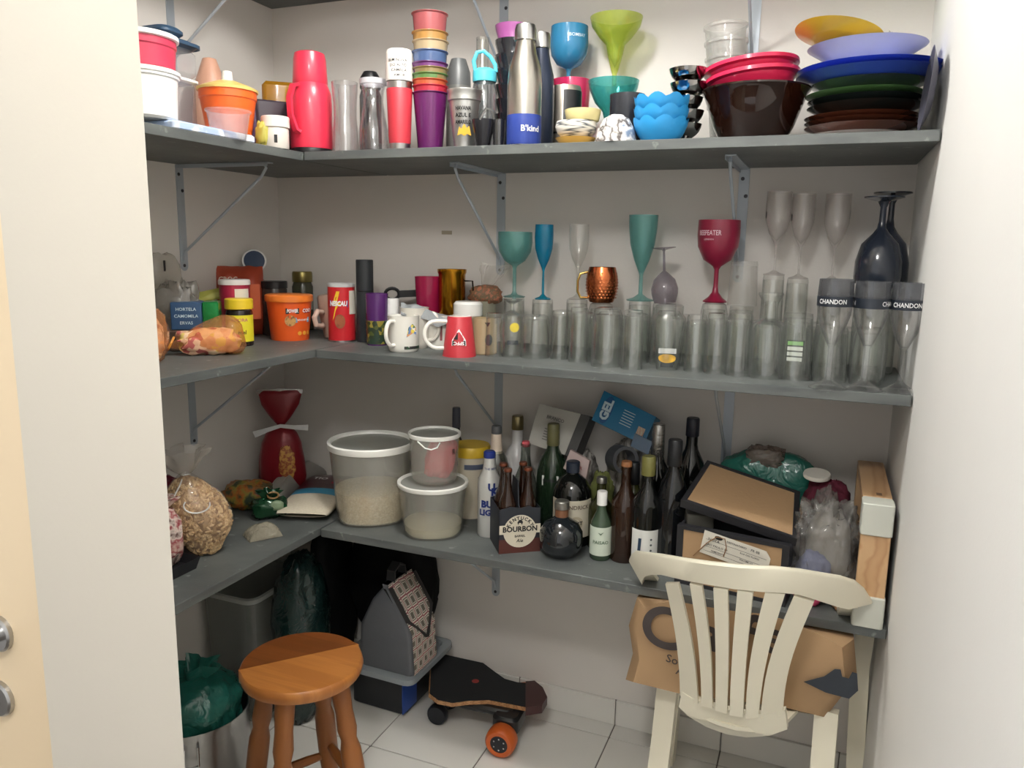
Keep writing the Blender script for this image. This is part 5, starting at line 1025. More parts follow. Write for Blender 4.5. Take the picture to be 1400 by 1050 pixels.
# --- green bottle, hag-shouldered dark bottle, flask
p, R, H = spotY(757, 579, 44, -.165, ZC); t = bottle('green glass bottle with a small white name label', p, R, H, 'gin', GRG, P('cap_olive', (104, 102, 66), .4), .2, .38); k_ = obj('name_label', wrap(rect(.05, .03), R * 1.005, H * .50, -8), LABW, t); obj('lettering', wrap(text('GABRIELA', .013, .02, width=.044), R * 1.005 + .0008, H * .503, -8), INK, k_)
p, R, H = spot(780, 749, 630, 53, ZC); 
t = thing('bottle', 'squat black bottle with a large cream paper label', 'bottle', p, face(p)); obj('body', solid(R, H * .95, [(.92, 0), (1, .02), (1, .60), (.96, .70), (.7, .82), (.32, .90), (.3, 1)], 32), DKG, t); obj('cap', solid(R, H, [(.34, .87), (.35, .99), (.3, 1)], 20), P('cap_ink', (34, 42, 58), .4), t)
k_ = obj('label', band(R, H * .13, H * .58, -70, 70), LABP, t); obj('lettering', wrap(text('HENDRICK', .016, .02), R + .0008, H * .50, 12), P('ink_sepia', (110, 96, 80)), k_); obj('emblem', wrap(disc(.02, 20), R + .0008, H * .31, 14), P('emblem_tan', (190, 178, 152)), k_); obj('lettering', wrap(text('PORT', .014, .04), R + .0016, H * .31, 14), INK, k_)
p, R, H = spot(766, 769, 684, 60, ZC)
t = thing('round_flask', 'round dark glass flask with a metal screw cap in front of the squat bottle', 'bottle', p, face(p)); obj('body', solid(R, H, [(.55, 0), (.62, .01), (.9, .14), (1, .30), (.97, .45), (.75, .60), (.40, .68), (.30, .71), (.28, .84)], 36), P('flask_glass', (26, 30, 34), .06, coat=.6), t)
obj('neck_band', solid(R, H, [(.31, .72), (.31, .85)], 20), P('neck_copper', (126, 84, 58), .4), t); obj('cap', solid(R, H, [(.34, .86), (.34, .98), (.3, 1)], 20), P('cap_tin', (150, 148, 142), .3, .8), t)
# --- small white wine bottle etc.
p, R, H = spot(820, 767, 671, 29, ZC)
t = thing('wine_bottle', 'small green wine bottle with white cap and pale label', 'bottle', p, face(p)); obj('body', solid(R, H * .97, [(.92, 0), (1, .02), (1, .50), (.9, .58), (.5, .72), (.40, .80), (.40, 1)], 28), TR('pale_green_glass', (92, 116, 92), .7, .06), t); obj('cap', solid(R, H, [(.48, .80), (.48, .99), (.44, 1)], 20), WHITE, t)
k_ = obj('label', band(R, H * .08, H * .50, -85, 85), P('label_pale_green', (206, 216, 200), .6), t); obj('lettering', wrap(text('PAISAO', .013, .02), R + .0008, H * .28), P('ink_sage', (96, 120, 96)), k_); obj('emblem', wrap(poly([(-.008, .006), (0, -.002), (.008, .008), (0, .003)]), R + .0008, H * .40, 0), P('ink_sage', (0, 0, 0)), k_)
p, R, H = spotY(823, 652, 34, -.24, ZC); bottle('green bottle with a silver cap behind the small wine bottle', p, R, H, 'wine', OLG, P('cap_tin', (0, 0, 0)), .08, .42)
p, R, H = spot(851, 770, 630, 36, ZC); bottle('amber-brown bottle with a cork tip beside the white-labelled wine', p, R, H, 'wine', TR('amber_brown_glass', (60, 36, 24), .9, .06), P('cork_orange', (150, 100, 62), .6), .05, .40)
p, R, H = spotY(868, 632, 34, -.225, ZC); bottle('dark bottle with a black capsule between brown and wine bottles', p, R, H, 'wine', OLG, BLACK, .24, .44)
p, R, H = spot(880, 778, 623, 40, ZC); t = bottle('dark wine bottle with olive capsule and white back label', p, R, H, 'wine', DKG, P('capsule_olive', (122, 120, 66), .4), .17, .46)
k_ = obj('label', band(R, H * .05, H * .36, -60, 55), LABW, t); obj('print', wrap(poly([(-.004, -.02), (.004, -.02), (.006, .02), (-.002, .02)]), R + .0008, H * .22, -22), P('ink_navy', (40, 60, 84)), k_)
for k in range(4): obj('print_line', wrap(disc(.003, 10), R + .0008, H * (.13 + .05 * k), 22), P('print_grey', (0, 0, 0)), k_)
p, R, H = spotY(901, 579, 42, -.165, ZC); t = bottle('sparkling wine bottle with a long silver foil neck', p, R, H, 'wine', DKG, P('foil_bright', (176, 174, 170), .22, .9, bump=.6, bscale=90), .26, .42)
p, R, H = spot(914, 781, 600, 41, ZC); t = bottle('tall black liqueur bottle leaning against the wooden box', p, R, H, 'gin', P('black_glass', (14, 16, 20), .06, coat=.5), P('cap_black', (30, 32, 36), .4), .20, .46)
p, R, H = spotY(948, 571, 44, -.12, ZC); t = bottle('black capped dark bottle standing by the wall bracket', p, R, H, 'gin', DKG, P('cap_navy_black', (30, 34, 48), .4), .14, .40)
for bx, yb in ((925, -.215),):
    p, R, H = spotY(bx, 640, 32, yb, ZC); bottle('dark unlabelled wine bottle squeezed beside the black liqueur bottle', p, R, H, 'wine', DKG, BLACK, .1, .42)['group'] = 'dark unlabelled bottles'
# --- things behind the bottles
def quadbox(name, label, cat, c4, th, mat, parent_thing=None):
    """slab from four corners (front face) with thickness away from the viewer"""
    v = [Vector(q) for q in c4]; n = (v[1] - v[0]).cross(v[3] - v[0]).normalized()
    if n.dot(v[0] - CAM) < 0: n = -n
    return MB().loft([[q for q in v], [q + n * th for q in v]]), n
t = thing('tissue_box', 'white printed carton tilted behind the bottles', 'box'); v = [ony(722, 606, -.15), ony(772, 622, -.16), ony(794, 566, -.13), ony(737, 552, -.12)]
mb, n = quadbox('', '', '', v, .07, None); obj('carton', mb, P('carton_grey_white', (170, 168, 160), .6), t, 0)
c_ = sum(v, Vector()) / 4; rt = (v[1] - v[0]).normalized(); upv = (v[3] - v[0]).normalized()
obj('lettering', flat(text('BRANCO', .014, .02), c_ + upv * .03 - n * .001, rt, upv), P('print_mid', (100, 98, 94)), t)
for k in range(5): obj('print_line', flat(rect(.05, .003), c_ - upv * (.005 + .008 * k) - n * .001, rt, upv), P('print_mid', (0, 0, 0)), t)
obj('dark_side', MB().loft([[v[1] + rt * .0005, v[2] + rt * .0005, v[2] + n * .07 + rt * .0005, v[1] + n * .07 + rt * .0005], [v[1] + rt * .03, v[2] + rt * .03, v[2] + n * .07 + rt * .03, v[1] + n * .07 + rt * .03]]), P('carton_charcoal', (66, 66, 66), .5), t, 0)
t = thing('blue_box', 'bright blue box with white logo lying tilted on the pile', 'box'); v = [ony(809, 574, -.13), ony(880, 608, -.15), ony(897, 570, -.12), ony(826, 534, -.10)]
mb, n = quadbox('', '', '', v, .07, None); obj('carton', mb, P('box_bright_blue', (22, 116, 160), .4), t, 0); c_ = sum(v, Vector()) / 4; rt = (v[1] - v[0]).normalized(); upv = (v[3] - v[0]).normalized()
lg = obj('logo_plate', flat(disc(.042, 24, .017).xf(Matrix.Rotation(rad(90), 4, 'Z')), c_ - rt * .055 - n * .001, rt, upv), P('logo_blue', (30, 90, 140)), t); obj('lettering', flat(text('GEL', .036, .05), c_ - rt * .055 - n * .002, rt, upv, 90), P('ink_ice', (200, 220, 228)), lg)
for k in range(6): obj('print_line', flat(rect(.036, .002), c_ + rt * .012 + upv * (.022 - .008 * k) - n * .001, rt, upv), P('ink_ice', (0, 0, 0)), t)
obj('picture_patch', flat(rect(.022, .026), c_ + rt * .062 - upv * .016 - n * .001, rt, upv), PAT('patch_orange', [(206, 196, 176), (190, 110, 60), (206, 196, 176)], 'wave', 40, .5), t)
# pile that carries the two cartons
zb = ony(850, 612, -.13).z
for k, (cx, w_, seed) in enumerate(((775, .20, 3), (862, .20, 8))):
    p = ony(cx, 640, -.12); zt_ = ony(cx + (-18 if k == 0 else 0), 612 if k == 0 else 603, -.10).z - ZC
    one('paper_pile', ['crumpled grey papers piled under the tilted white carton', 'crumpled clear packaging piled under the blue box'][k], 'paper', blob(w_ * .85, .095, zt_, seed, .14, 3, 40, 26), PAT('paper_grey_%d' % k, [(96, 92, 88), (150, 146, 140), (120, 116, 110), (176, 172, 166)], 'wave', 14, .5), (p.x, -.062, ZC), 0)
p = ony(850, 628, -.165); mb = MB().lathe([(.030, -.028), (.040, -.028), (.040, .028), (.030, .028), (.030, -.028)], 30).xf(Matrix.Rotation(rad(80), 4, 'X') @ Matrix.Rotation(rad(25), 4, 'Y'))
one('tape_roll', 'dark grey roll of wide tape resting on the packaging pile', 'tape', mb, P('tape_grey', (74, 76, 80), .4), (p.x, p.y, p.z), face(p))
v = [ony(770, 640, -.205), ony(800, 660, -.21), ony(806, 630, -.20), ony(780, 615, -.195)]; mb, n = quadbox('', '', '', v, .02, None); t = thing('matchbox', 'small pale pink card box tucked between bottles', 'box'); obj('carton', mb, P('card_pink', (186, 166, 162), .6), t, 0); c_ = sum(v, Vector()) / 4; obj('lettering', flat(text('DETTOL', .010, .03), c_ - n * .001, v[1] - v[0], v[3] - v[0]), P('ink_rose', (150, 60, 70)), t)
v = [ony(862, 610, -.175), ony(886, 622, -.18), ony(892, 604, -.17), ony(868, 592, -.165)]; mb, n = quadbox('', '', '', v, .012, None); one('blister_pack', 'small translucent blue blister pack below the blue box', 'packet', mb, TR('ice_blue_film', (90, 120, 150), .7, .2), smooth=0)
p = ony(808, 660, -.27); one('green_sponge', 'lime green cleaning cloth stuffed behind the small wine bottle', 'cloth', blob(.07, .045, p.z - ZC, 14, .2, 3), P('lime_cloth', (104, 110, 56), .8), (p.x + .004, -.165, ZC))
# --- wooden boxes
TAN = P('hardboard_tan', (172, 140, 104), .7, bump=.15, bscale=120); BKF = P('frame_black', (38, 38, 42), .5)
def slab4(t, v, th, inset, framem, panelm, names_):
    n = (v[1] - v[0]).cross(v[3] - v[0]).normalized()
    c_ = sum(v, Vector()) / 4
    for i in range(4):
        a, b = v[i], v[(i + 1) % 4]; ia, ib = a + (c_ - a).normalized() * inset * 1.35, b + (c_ - b).normalized() * inset * 1.35
        obj(names_[0], MB().loft([[a, b, ib, ia], [q - n * th for q in (a, b, ib, ia)]]), framem, t, 0)
    iv = [q + (c_ - q).normalized() * inset * 1.2 - n * .003 for q in v]; obj(names_[1], MB().loft([iv, [q - n * .005 for q in iv]]), panelm, t, 0); return n, c_
t = thing('picture_box', 'black-edged tan box lid tilted on top of the tagged box', 'box'); v = [ony(931, 683, -.37), ony(1090, 737, -.41), ony(1094, 672, -.20), ony(967, 629, -.16)]
slab4(t, v, .022, .012, BKF, TAN, ('frame_bar', 'panel'))
zt_ = ony(1000, 731, -.41).z; fl_, fr_ = ony(926, 719, -.395), ony(1080, 744, -.43)
t = thing('picture_box', 'black-framed tan box with a shipping tag, under the tilted lid', 'box')
v = [Vector((fl_.x, fl_.y, ZC)), Vector((fr_.x, fr_.y, ZC)), Vector((fr_.x, fr_.y, zt_)), Vector((fl_.x, fl_.y, zt_))]; 
n, c_ = slab4(t, v, .02, .014, BKF, TAN, ('frame_bar', 'front_panel')); rt = (v[1] - v[0]).normalized()
bk = Vector((-rt.y, rt.x, 0)) * .15
for a in (v[0], v[1]):
    s1 = (rt * .008 if a is v[0] else rt * -.008); obj('side_panel', MB().loft([[a - n * .02 * 0 + bk * .1, a + bk, a + bk + s1, a + bk * .1 + s1], [Vector((q.x, q.y, zt_ - .004)) for q in (a + bk * .1, a + bk, a + bk + s1, a + bk * .1 + s1)]]), BKF, t, 0)
obj('back_panel', MB().loft([[v[0] + bk, v[1] + bk, v[1] + bk * 1.04, v[0] + bk * 1.04], [Vector((q.x, q.y, zt_ - .004)) for q in (v[0] + bk, v[1] + bk, v[1] + bk * 1.04, v[0] + bk * 1.04)]]), BKF, t, 0)
tagc = ony(1026, 764, -.418); tg = thing('shipping_tag', 'white printed shipping tag with brown string on the tan box', 'tag'); tw, thh = .165, .060
u0 = Vector((0, 0, 1)); pl = [(-tw / 2, -thh / 2), (tw / 2, -thh / 2), (tw / 2, thh * .25), (tw * .42, thh / 2), (-tw / 2, thh / 2)]
rt2 = (rt - u0 * .16).normalized(); nn = Vector((rt.y, -rt.x, 0)); u2 = (u0 - rt2 * u0.dot(rt2)).normalized(); tc_ = c_ + rt * .012 + u0 * .036 + nn * .004
obj('paper', MB().loft([[tc_ + rt2 * x + u2 * z for x, z in pl], [tc_ + nn * .0012 + rt2 * x + u2 * z for x, z in pl]]), P('tag_paper', (216, 212, 200), .7), tg, 0)
fp = tc_ + nn * .0014
for (x, z, s, bw_) in ((-.055, .012, 'NOTA', .01), (.0, .020, 'DESTINATARIO', .007), (.045, .020, 'FR 8B', .009), (-.045, -.002, 'SAO PAULO SP', .008), (.035, .004, 'RUA DAS FLORES', .006), (-.04, -.016, 'REMETENTE', .006), (.03, -.012, 'VOLUME 1/1', .006)):
    obj('lettering', flat(text(s, bw_, .01), fp + rt2 * x + u2 * z, rt2, u2), P('ink_tag', (60, 60, 62)), tg)
for z in (-.008, .010, -.020): obj('rule_line', flat(rect(tw * .9, .0008), fp + u2 * z, rt2, u2), P('ink_tag', (0, 0, 0)), tg)
obj('logo_mark', flat(disc(.010, 18, .005), fp - rt2 * .045 + u2 * .022, rt2, u2), INK, tg)
obj('string', MB().tube([tc_ + nn * .003 + rt2 * x + u2 * z for x, z in ((-.095, -.045), (-.07, .0), (-.05, .024), (-.03, .026), (-.022, .005), (-.024, -.02))], .0012, 5), P('twine', (140, 104, 70), .8), tg)
one('tool_tin', 'small metal tin wedged between the box lid and the box', 'tin', MB().rbox((0, 0, .018), (.07, .05, .036), .006), P('tin_grey', (120, 118, 110), .35, .6), (ony(955, 712, -.33).x, -.32, zt_ - .02), .3)
# --- bags on the right
p = ony(1055, 660, -.12); zt_ = ony(1050, 615, -.08).z - ZC
t = thing('teal_bag', 'sea green plastic bag with clear packets behind the wooden boxes', 'bag', (p.x - .012, -.082, ZC), 0); obj('bag', blob(.29, .125, zt_, 81, .10, 2, 40, 24), TR('sea_green_film', (48, 128, 112), .9, .3, crinkle=.8, cscale=24), t)
obj('packet', blob(.10, .05, .06, 82, .3, 3).off(-.01, -.03, zt_ * .86), TR('packet_film', (180, 160, 150), .45, .12, crinkle=.8), t)
p = ony(1117, 649, -.21); one('jar_lid', 'round off-white jar lid lying on the sea green bag', 'lid', MB().lathe([(0, 0), (.033, 0), (.034, .004), (.032, .010), (0, .010)], 28), P('lid_cream', (206, 202, 192), .4), (p.x, p.y, p.z - .005), 0, rot=(rad(10), 0, 0))
p = ony(1150, 690, -.14); zt_ = ony(1165, 650, -.12).z - ZC; one('burgundy_cloth', 'burgundy cloth bundled behind the clear grey bag', 'cloth', blob(.125, .10, zt_, 85, .16, 3, 34, 22), P('burgundy_cloth', (88, 18, 40), .85, bump=.3, bscale=60), (1.855, -.195, ZC))
p = ony(1150, 800, -.36); zt_ = ony(1150, 672, -.26).z - ZC
t = thing('clear_bag', 'clear grey plastic bag stuffed with blue and pink things', 'bag', (1.856, -.335, ZC), 0); obj('bag', blob(.150, .17, zt_, 90, .30, 3.6, 56, 40), TR('grey_clear_film', (190, 188, 184), .28, .12, tint=(240, 239, 238), crinkle=.7, cscale=18), t)
obj('blue_bundle', blob(.075, .07, zt_ * .42, 91, .2).off(-.02, -.035, .02), P('bundle_blue', (120, 130, 170), .6), t); obj('pink_bundle', blob(.07, .05, zt_ * .28, 92, .2).off(-.025, -.05, .0), P('bundle_pink', (206, 70, 110), .5), t); obj('white_bundle', blob(.10, .09, zt_ * .8, 93, .15).off(.01, .02, .02), P('bundle_white', (170, 166, 160), .6), t); obj('orange_bundle', blob(.04, .05, zt_ * .2, 94, .2).off(.045, -.05, 0), P('bundle_tan', (196, 150, 110), .6), t)
# --- folded wooden case by the wall
zt_ = ony(1222, 692, -.455).z; WD = PAT('pine_wood', [(190, 152, 112), (176, 136, 96), (196, 160, 120)], 'wave', 5, .45, (1, .25, 1)); CAPM = P('corner_grey', (196, 198, 188), .4)
t = thing('wooden_case', 'upright pine case with pale plastic corners against the white wall', 'case', (XR - .045, -.455, ZC)); hw = zt_ - ZC; wd = .062
obj('front_board', MB().rbox((0, .010, hw * .5), (wd, .02, hw * .56), .003), WD, t); obj('top_board', MB().rbox((0, .215, hw - .01), (wd, .32, .02), .003), WD, t); obj('back_board', MB().rbox((0, .385, hw / 2), (wd, .018, hw - .004), .003), WD, t)
for z in (hw - .036, .036): obj('corner_cap', MB().rbox((0, .022, z), (wd + .004, .058, .074), .006), CAPM, t)
obj('bottom_board', MB().rbox((0, .215, .011), (wd, .32, .02), .003), WD, t)
obj('panel', MB().box((.008, .2, hw / 2), (.01, .35, hw - .05)), P('panel_dark', (84, 64, 50), .6), t); obj('stamp', flat(rect(.012, .02), (.004, .075, hw + .0006), (1, 0, 0), (0, 1, 0)), P('stamp_brown', (110, 80, 54)), t)
# ================================================================ FLOOR
# --- wooden stool
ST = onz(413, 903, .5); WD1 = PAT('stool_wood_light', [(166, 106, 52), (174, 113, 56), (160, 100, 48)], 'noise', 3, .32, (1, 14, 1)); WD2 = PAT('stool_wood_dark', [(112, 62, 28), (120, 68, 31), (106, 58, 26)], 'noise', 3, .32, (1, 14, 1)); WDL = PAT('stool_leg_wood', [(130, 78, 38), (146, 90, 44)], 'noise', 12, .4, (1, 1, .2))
t = thing('stool', 'round varnished wooden stool with turned legs', 'stool', (ST.x, ST.y, 0), 0); rs = .152
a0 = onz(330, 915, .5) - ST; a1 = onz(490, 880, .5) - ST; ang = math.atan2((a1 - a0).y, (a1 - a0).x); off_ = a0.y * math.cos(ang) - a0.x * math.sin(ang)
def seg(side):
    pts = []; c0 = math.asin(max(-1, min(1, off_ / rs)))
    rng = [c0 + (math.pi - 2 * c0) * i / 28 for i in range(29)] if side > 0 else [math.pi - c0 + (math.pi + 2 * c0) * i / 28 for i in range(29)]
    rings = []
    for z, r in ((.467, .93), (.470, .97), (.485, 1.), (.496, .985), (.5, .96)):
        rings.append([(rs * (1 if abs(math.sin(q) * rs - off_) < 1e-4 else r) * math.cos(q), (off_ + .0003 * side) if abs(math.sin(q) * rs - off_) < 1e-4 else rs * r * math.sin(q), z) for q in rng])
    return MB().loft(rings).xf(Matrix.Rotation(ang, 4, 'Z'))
obj('seat_half', seg(1), WD2, t); obj('seat_half', seg(-1), WD1, t)  # seat in two pieces, the rear one in a darker tone
legs = []
for k in range(4):
    a = ang + rad(45 + 90 * k + 8); d = Vector((math.cos(a), math.sin(a), 0)); tp = d * .095 + Vector((0, 0, .468)); bt = d * .165; legs.append((tp, bt))
    fr = (0, .1, .2, .3, .36, .42, .5, .7, .9, 1); rr = (.024, .024, .022, .025, .020, .026, .027, .026, .021, .018)
    obj('leg', MB().tube([tp + (bt - tp) * q for q in fr], rr, 14), WDL, t)
for k in range(4):
    f_ = .62 if k % 2 else .70; a, b = legs[k], legs[(k + 1) % 4]; A_ = a[0] + (a[1] - a[0]) * f_; B_ = b[0] + (b[1] - b[0]) * f_
    obj('stretcher', MB().tube([A_, A_ + (B_ - A_) * .3, A_ + (B_ - A_) * .7, B_], [.009, .013, .013, .009], 10), WDL, t)
# --- stock pot with green bag, clear tub
PC = Vector((.235, -.745, 0)); R = .150; Hp = .235
t = thing('stock_pot', 'large stainless stock pot with wire handles on the floor', 'pot', PC, face(PC)); obj('body', vessel(R, Hp, [(.97, 0), (1, .02), (1, .97), (1.03, .98), (1.03, 1)], .002, 40), STEEL, t)
hx = -.03
obj('handle', MB().tube([(hx, -R * .98, Hp * .90), (hx, -R * 1.1, Hp * .88), (hx, -R * 1.13, Hp * .66), (hx + .035, -R * 1.13, Hp * .66), (hx + .035, -R * 1.1, Hp * .88), (hx + .035, -R * .97, Hp * .90)], .0035, 8), CHROME, t)
obj('handle', MB().tube([(-.03, R * .95, Hp * .86), (-.03, R * 1.13, Hp * .84), (.03, R * 1.13, Hp * .84), (.03, R * .95, Hp * .86)], .0035, 8), CHROME, t)
t = thing('green_bag', 'sea green plastic bag resting in the stock pot', 'bag', (PC.x, PC.y, .12), .3); GF = TR('pot_green_film', (44, 122, 110), .92, .3, crinkle=.9, cscale=18)
obj('bag', blob(.25, .25, .21, 101, .12, 2.5, 44, 28), GF, t); obj('knot', ruff(.022, .06, .185, .25, 5, .4, 3, dx=.02), GF, t)
TUB = TR('tub_plastic', (196, 198, 194), .30, .25, tint=(236, 238, 236)); tc = Vector((.125, -.335, 0)); zt_ = .435
t = thing('storage_tub', 'big translucent plastic tub standing behind the stock pot', 'tub', tc)
obj('body', MB().loft([rrect(.095, .13, .03, .001), rrect(.105, .148, .03, zt_), rrect(.101, .144, .028, zt_), rrect(.091, .126, .028, .006)]), TUB, t)
obj('rim', MB().loft([rrect(a, b, .035, z) for a, b, z in ((.1055, .1485, zt_ - .012), (.117, .160, zt_ - .012), (.117, .160, zt_ + .002), (.105, .148, zt_ + .002))], False, False), TR('tub_rim', (214, 216, 212), .65, .3), t)
# --- dark bags in the corner
BB = P('bin_bag_black', (9, 9, 10), .7, bump=.4, bscale=14, spec=.2)
zl = .19
one('bin_bag', 'black bin bag pushed on the box lid behind the lunch bag', 'bag', blob(.32, .15, .42, 111, .10, 2, 44, 30), BB, (.50, -.085, zl - .006), 0)
one('bin_bag', 'dark green plastic bag standing between tub and black bag', 'bag', blob(.155, .20, .56, 115, .13, 2, 36, 30), TR('dark_green_film', (26, 54, 52), .93, .25, crinkle=.9, cscale=14), (.325, -.365, 0), .0)
one('bin_bag', 'flat black bag filling the gap behind the dark green bag', 'bag', blob(.10, .22, .60, 117, .1, 2, 36, 30), BB, (.285, -.135, 0), .0)
# --- storage box with lid, lunch bag on it
A1, A2, A3 = onz(562, 932, .19), onz(622, 874, .19), onz(470, 905, .19)
ex = (A2 - A1); ex.z = 0; Ly = ex.length; ey = ex.normalized(); exx = Vector((-ey.y, ey.x, 0)); Lx = .30
ctr = A1 + ey * Ly * .5 + exx * Lx * .5; rz = math.atan2(ey.y, ey.x) - math.pi / 2
t = thing('storage_box', 'dark storage box with blue side and wide translucent lid', 'box', (ctr.x, ctr.y, 0), rz); zl = .19
obj('body', MB().rbox((-.028, .035, zl / 2 - .012), (Lx * .70, Ly * .70, zl - .026), .02), P('box_dark', (34, 36, 40), .4), t)
obj('lid', MB().loft([rrect(Lx / 2 - i, Ly / 2 - i, .03, z) for i, z in ((.012, zl - .024), (0, zl - .022), (0, zl - .004), (.008, zl), (.024, zl), (.030, zl - .008))]), TR('lid_translucent', (176, 184, 188), .8, .25), t)
obj('blue_panel', MB().box((Lx * .35 - .027, -Ly * .13, zl * .42), (.003, Ly * .30, zl * .66)), P('panel_cobalt', (40, 76, 160), .4), t); obj('clip', MB().rbox((Lx * .35 - .022, -Ly * .13, zl * .72), (.012, .03, .05), .004), P('clip_grey', (150, 160, 170), .4), t)
t = thing('lunch_bag', 'grey insulated lunch bag with patterned flap on the box lid', 'bag', (ctr.x + ey.x * -.055 + .042, ctr.y + ey.y * -.055, zl - .008 + .0005), rz)
LGR = P('lunch_grey', (92, 94, 98), .7, bump=.2, bscale=90)
def lunchpat():
    m, nt, out = nodes('lunch_pattern'); N = nt.nodes.new; b = N('ShaderNodeBsdfPrincipled'); b.inputs['Roughness'].default_value = .6; tc = N('ShaderNodeTexCoord')
    mp = N('ShaderNodeMapping'); mp.inputs['Scale'].default_value = (1, 30, 26); nt.links.new(tc.outputs['Object'], mp.inputs[0])
    v = N('ShaderNodeTexVoronoi'); v.feature = 'DISTANCE_TO_EDGE'; v.inputs['Scale'].default_value = 1; v.inputs['Randomness'].default_value = .12; nt.links.new(mp.outputs[0], v.inputs['Vector'])
    r = N('ShaderNodeValToRGB'); nt.links.new(v.outputs['Distance'], r.inputs[0]); cr = r.color_ramp; cr.interpolation = 'CONSTANT'
    for i, (ps, c) in enumerate(((0, (150, 84, 92)), (.05, (222, 214, 200)), (.14, (90, 84, 76)), (.2, (214, 206, 192)), (.27, (104, 98, 88)))):
        e = cr.elements[i] if i < 2 else cr.elements.new(ps); e.position = ps; e.color = lin(c)
    nt.links.new(r.outputs[0], b.inputs['Base Color']); nt.links.new(b.outputs[0], out.inputs[0]); return m
LP = lunchpat(); bw, bd = .21, Ly * .50; bh = .30
def lring(z, k, ky=1.): return rrect(bw / 2 * k, bd / 2 * ky, .02, z)
obj('body', MB().loft([lring(0, .92, .95), lring(.02, 1), lring(bh * .5, .92, 1.0), lring(bh * .8, .5, .98), lring(bh * .95, .14, .95), lring(bh, .10, .93)]), LGR, t)
# patterned front on +x side
def front(u, v_):
    z = .012 + v_ * (bh - .012); kk = [(0, .96), (.08, 1.0), (.5, .92), (.8, .5), (.95, .14), (1, .10)]; q = z / bh
    for (z0, k0), (z1, k1) in zip(kk, kk[1:]):
        if q <= z1: k = k0 + (k1 - k0) * (q - z0) / (z1 - z0); break
    return (bw / 2 * k + .003, (u - .5) * bd * .97, z)
obj('patterned_front', MB().grid(front, 12, 22), LP, t)
obj('flap', MB().add([Vector(front(u, v_)) + Vector((.004, 0, .002)) for u, v_ in ((.0, .96), (1, .96), (1, .62), (.55, .34), (.0, .62))], [(0, 1, 2, 3, 4)]), LP, t)
tr = [Vector(front(u, v_)) + Vector((.006, 0, .002)) for u, v_ in ((.0, .97), (0, .62), (.55, .34), (1, .62), (1, .97))]; obj('flap_trim', MB().strip(tr, .016, .004, (1, 0, .4)), P('trim_dark', (48, 46, 46), .6), t)
obj('handle', MB().strip([(.0, -bd * .25, bh * .96), (0.0, -bd * .2, bh * 1.1), (0, 0, bh * 1.16), (0, bd * .2, bh * 1.1), (0, bd * .25, bh * .96)], .03, .006, (1, 0, 0)), P('strap_dark', (40, 40, 42), .7), t)
# --- electric longboard
zd = .125
top_px = [(588, 908), (606, 894), (628, 899), (660, 906), (676, 918), (690, 928), (708, 933), (728, 934), (740, 943), (745, 955), (738, 965), (720, 967), (700, 963), (668, 957), (640, 958), (618, 961), (598, 957), (586, 948)]
pts = [onz(x, y, zd) for x, y in top_px]; c_ = onz(690, 950, zd); out = [(q.x - c_.x, q.y - c_.y) for q in pts]
ax = onz(722, 950, zd) - onz(600, 925, zd); ax.z = 0; ax.normalize(); side = Vector((-ax.y, ax.x, 0))
t = thing('longboard', 'black electric longboard with orange wheels on the tiled floor', 'skateboard', (c_.x, c_.y, 0)); 
obj('deck', MB().prism(out, zd - .014, zd - .0015), PAT('plywood', [(176, 128, 84), (130, 88, 56), (186, 140, 96)], 'wave', 60, .5, (.2, .2, 3)), t, 0)
ins = [(x * .985, y * .985) for x, y in out]; obj('grip_tape', MB().prism(ins, zd - .001, zd + .001), P('grip_black', (24, 26, 28), .9, bump=.3, bscale=300), t, 0)
nose = [(q.x - c_.x, q.y - c_.y) for q in [onz(x, y, zd) for x, y in ((718, 934), (730, 933), (741, 942), (747, 955), (740, 966), (718, 969))]]; obj('nose_guard', MB().prism([(x * 1.02, y * 1.02) for x, y in nose], zd - .022, zd + .006), P('nose_dark_red', (66, 34, 34), .4), t, 25)
lgp = onz(650, 932, zd) - c_; obj('logo', disc(.012, 20).xf(Matrix.Translation((lgp.x, lgp.y, zd + .0022))), P('logo_red', (150, 40, 34), .5), t)
wp = onz(682, 1037, 0) - c_; wc = Vector((wp.x, wp.y, 0)) + side * .022; rw = .048
Rm = Matrix(((side.x, ax.x, 0), (side.y, ax.y, 0), (0, 0, 1))).to_4x4()
OW = P('wheel_orange', (196, 92, 34), .4); HUBM = P('hub_dark', (44, 46, 52), .35, .4)
def wheel(c):
    mb = MB().lathe([(.028, -.026), (.040, -.027), (.047, -.018), (rw, 0), (.047, .018), (.040, .027), (.028, .026), (.028, -.026)], 32)
    M_ = Matrix.Translation((c.x, c.y, rw)) @ Rm @ Matrix.Rotation(rad(90), 4, 'Y'); w_ = obj('wheel', mb.xf(M_), OW, t)
    obj('hub', MB().lathe([(0, -.024), (.028, -.024), (.028, .022), (.020, .024), (.006, .020), (0, .020)], 24).xf(M_), HUBM, w_)
    for k in range(6): obj('hub_bolt', MB().lathe([(0, 0), (.0025, 0), (.0025, -.0265), (0, -.0265)], 8).off(.018 * math.cos(k * 1.047), .018 * math.sin(k * 1.047), 0).xf(M_), CHROME, w_)
wheel(wc); wheel(wc + side * .24)
tk = wc + side * .12; obj('truck', MB().tube([wc + side * .03 + Vector((0, 0, rw)), tk + Vector((0, 0, rw)), wc + side * .21 + Vector((0, 0, rw))], .012, 12), HUBM, t)
mh = Rm @ Matrix.Rotation(0, 4, 'Z'); obj('motor_housing', MB().rbox((0, 0, 0), (.11, .085, .056), .02).xf(Matrix.Translation((tk.x - side.x * .045, tk.y - side.y * .045, rw + .030)) @ Rm), P('housing_black', (28, 29, 31), .3), t)
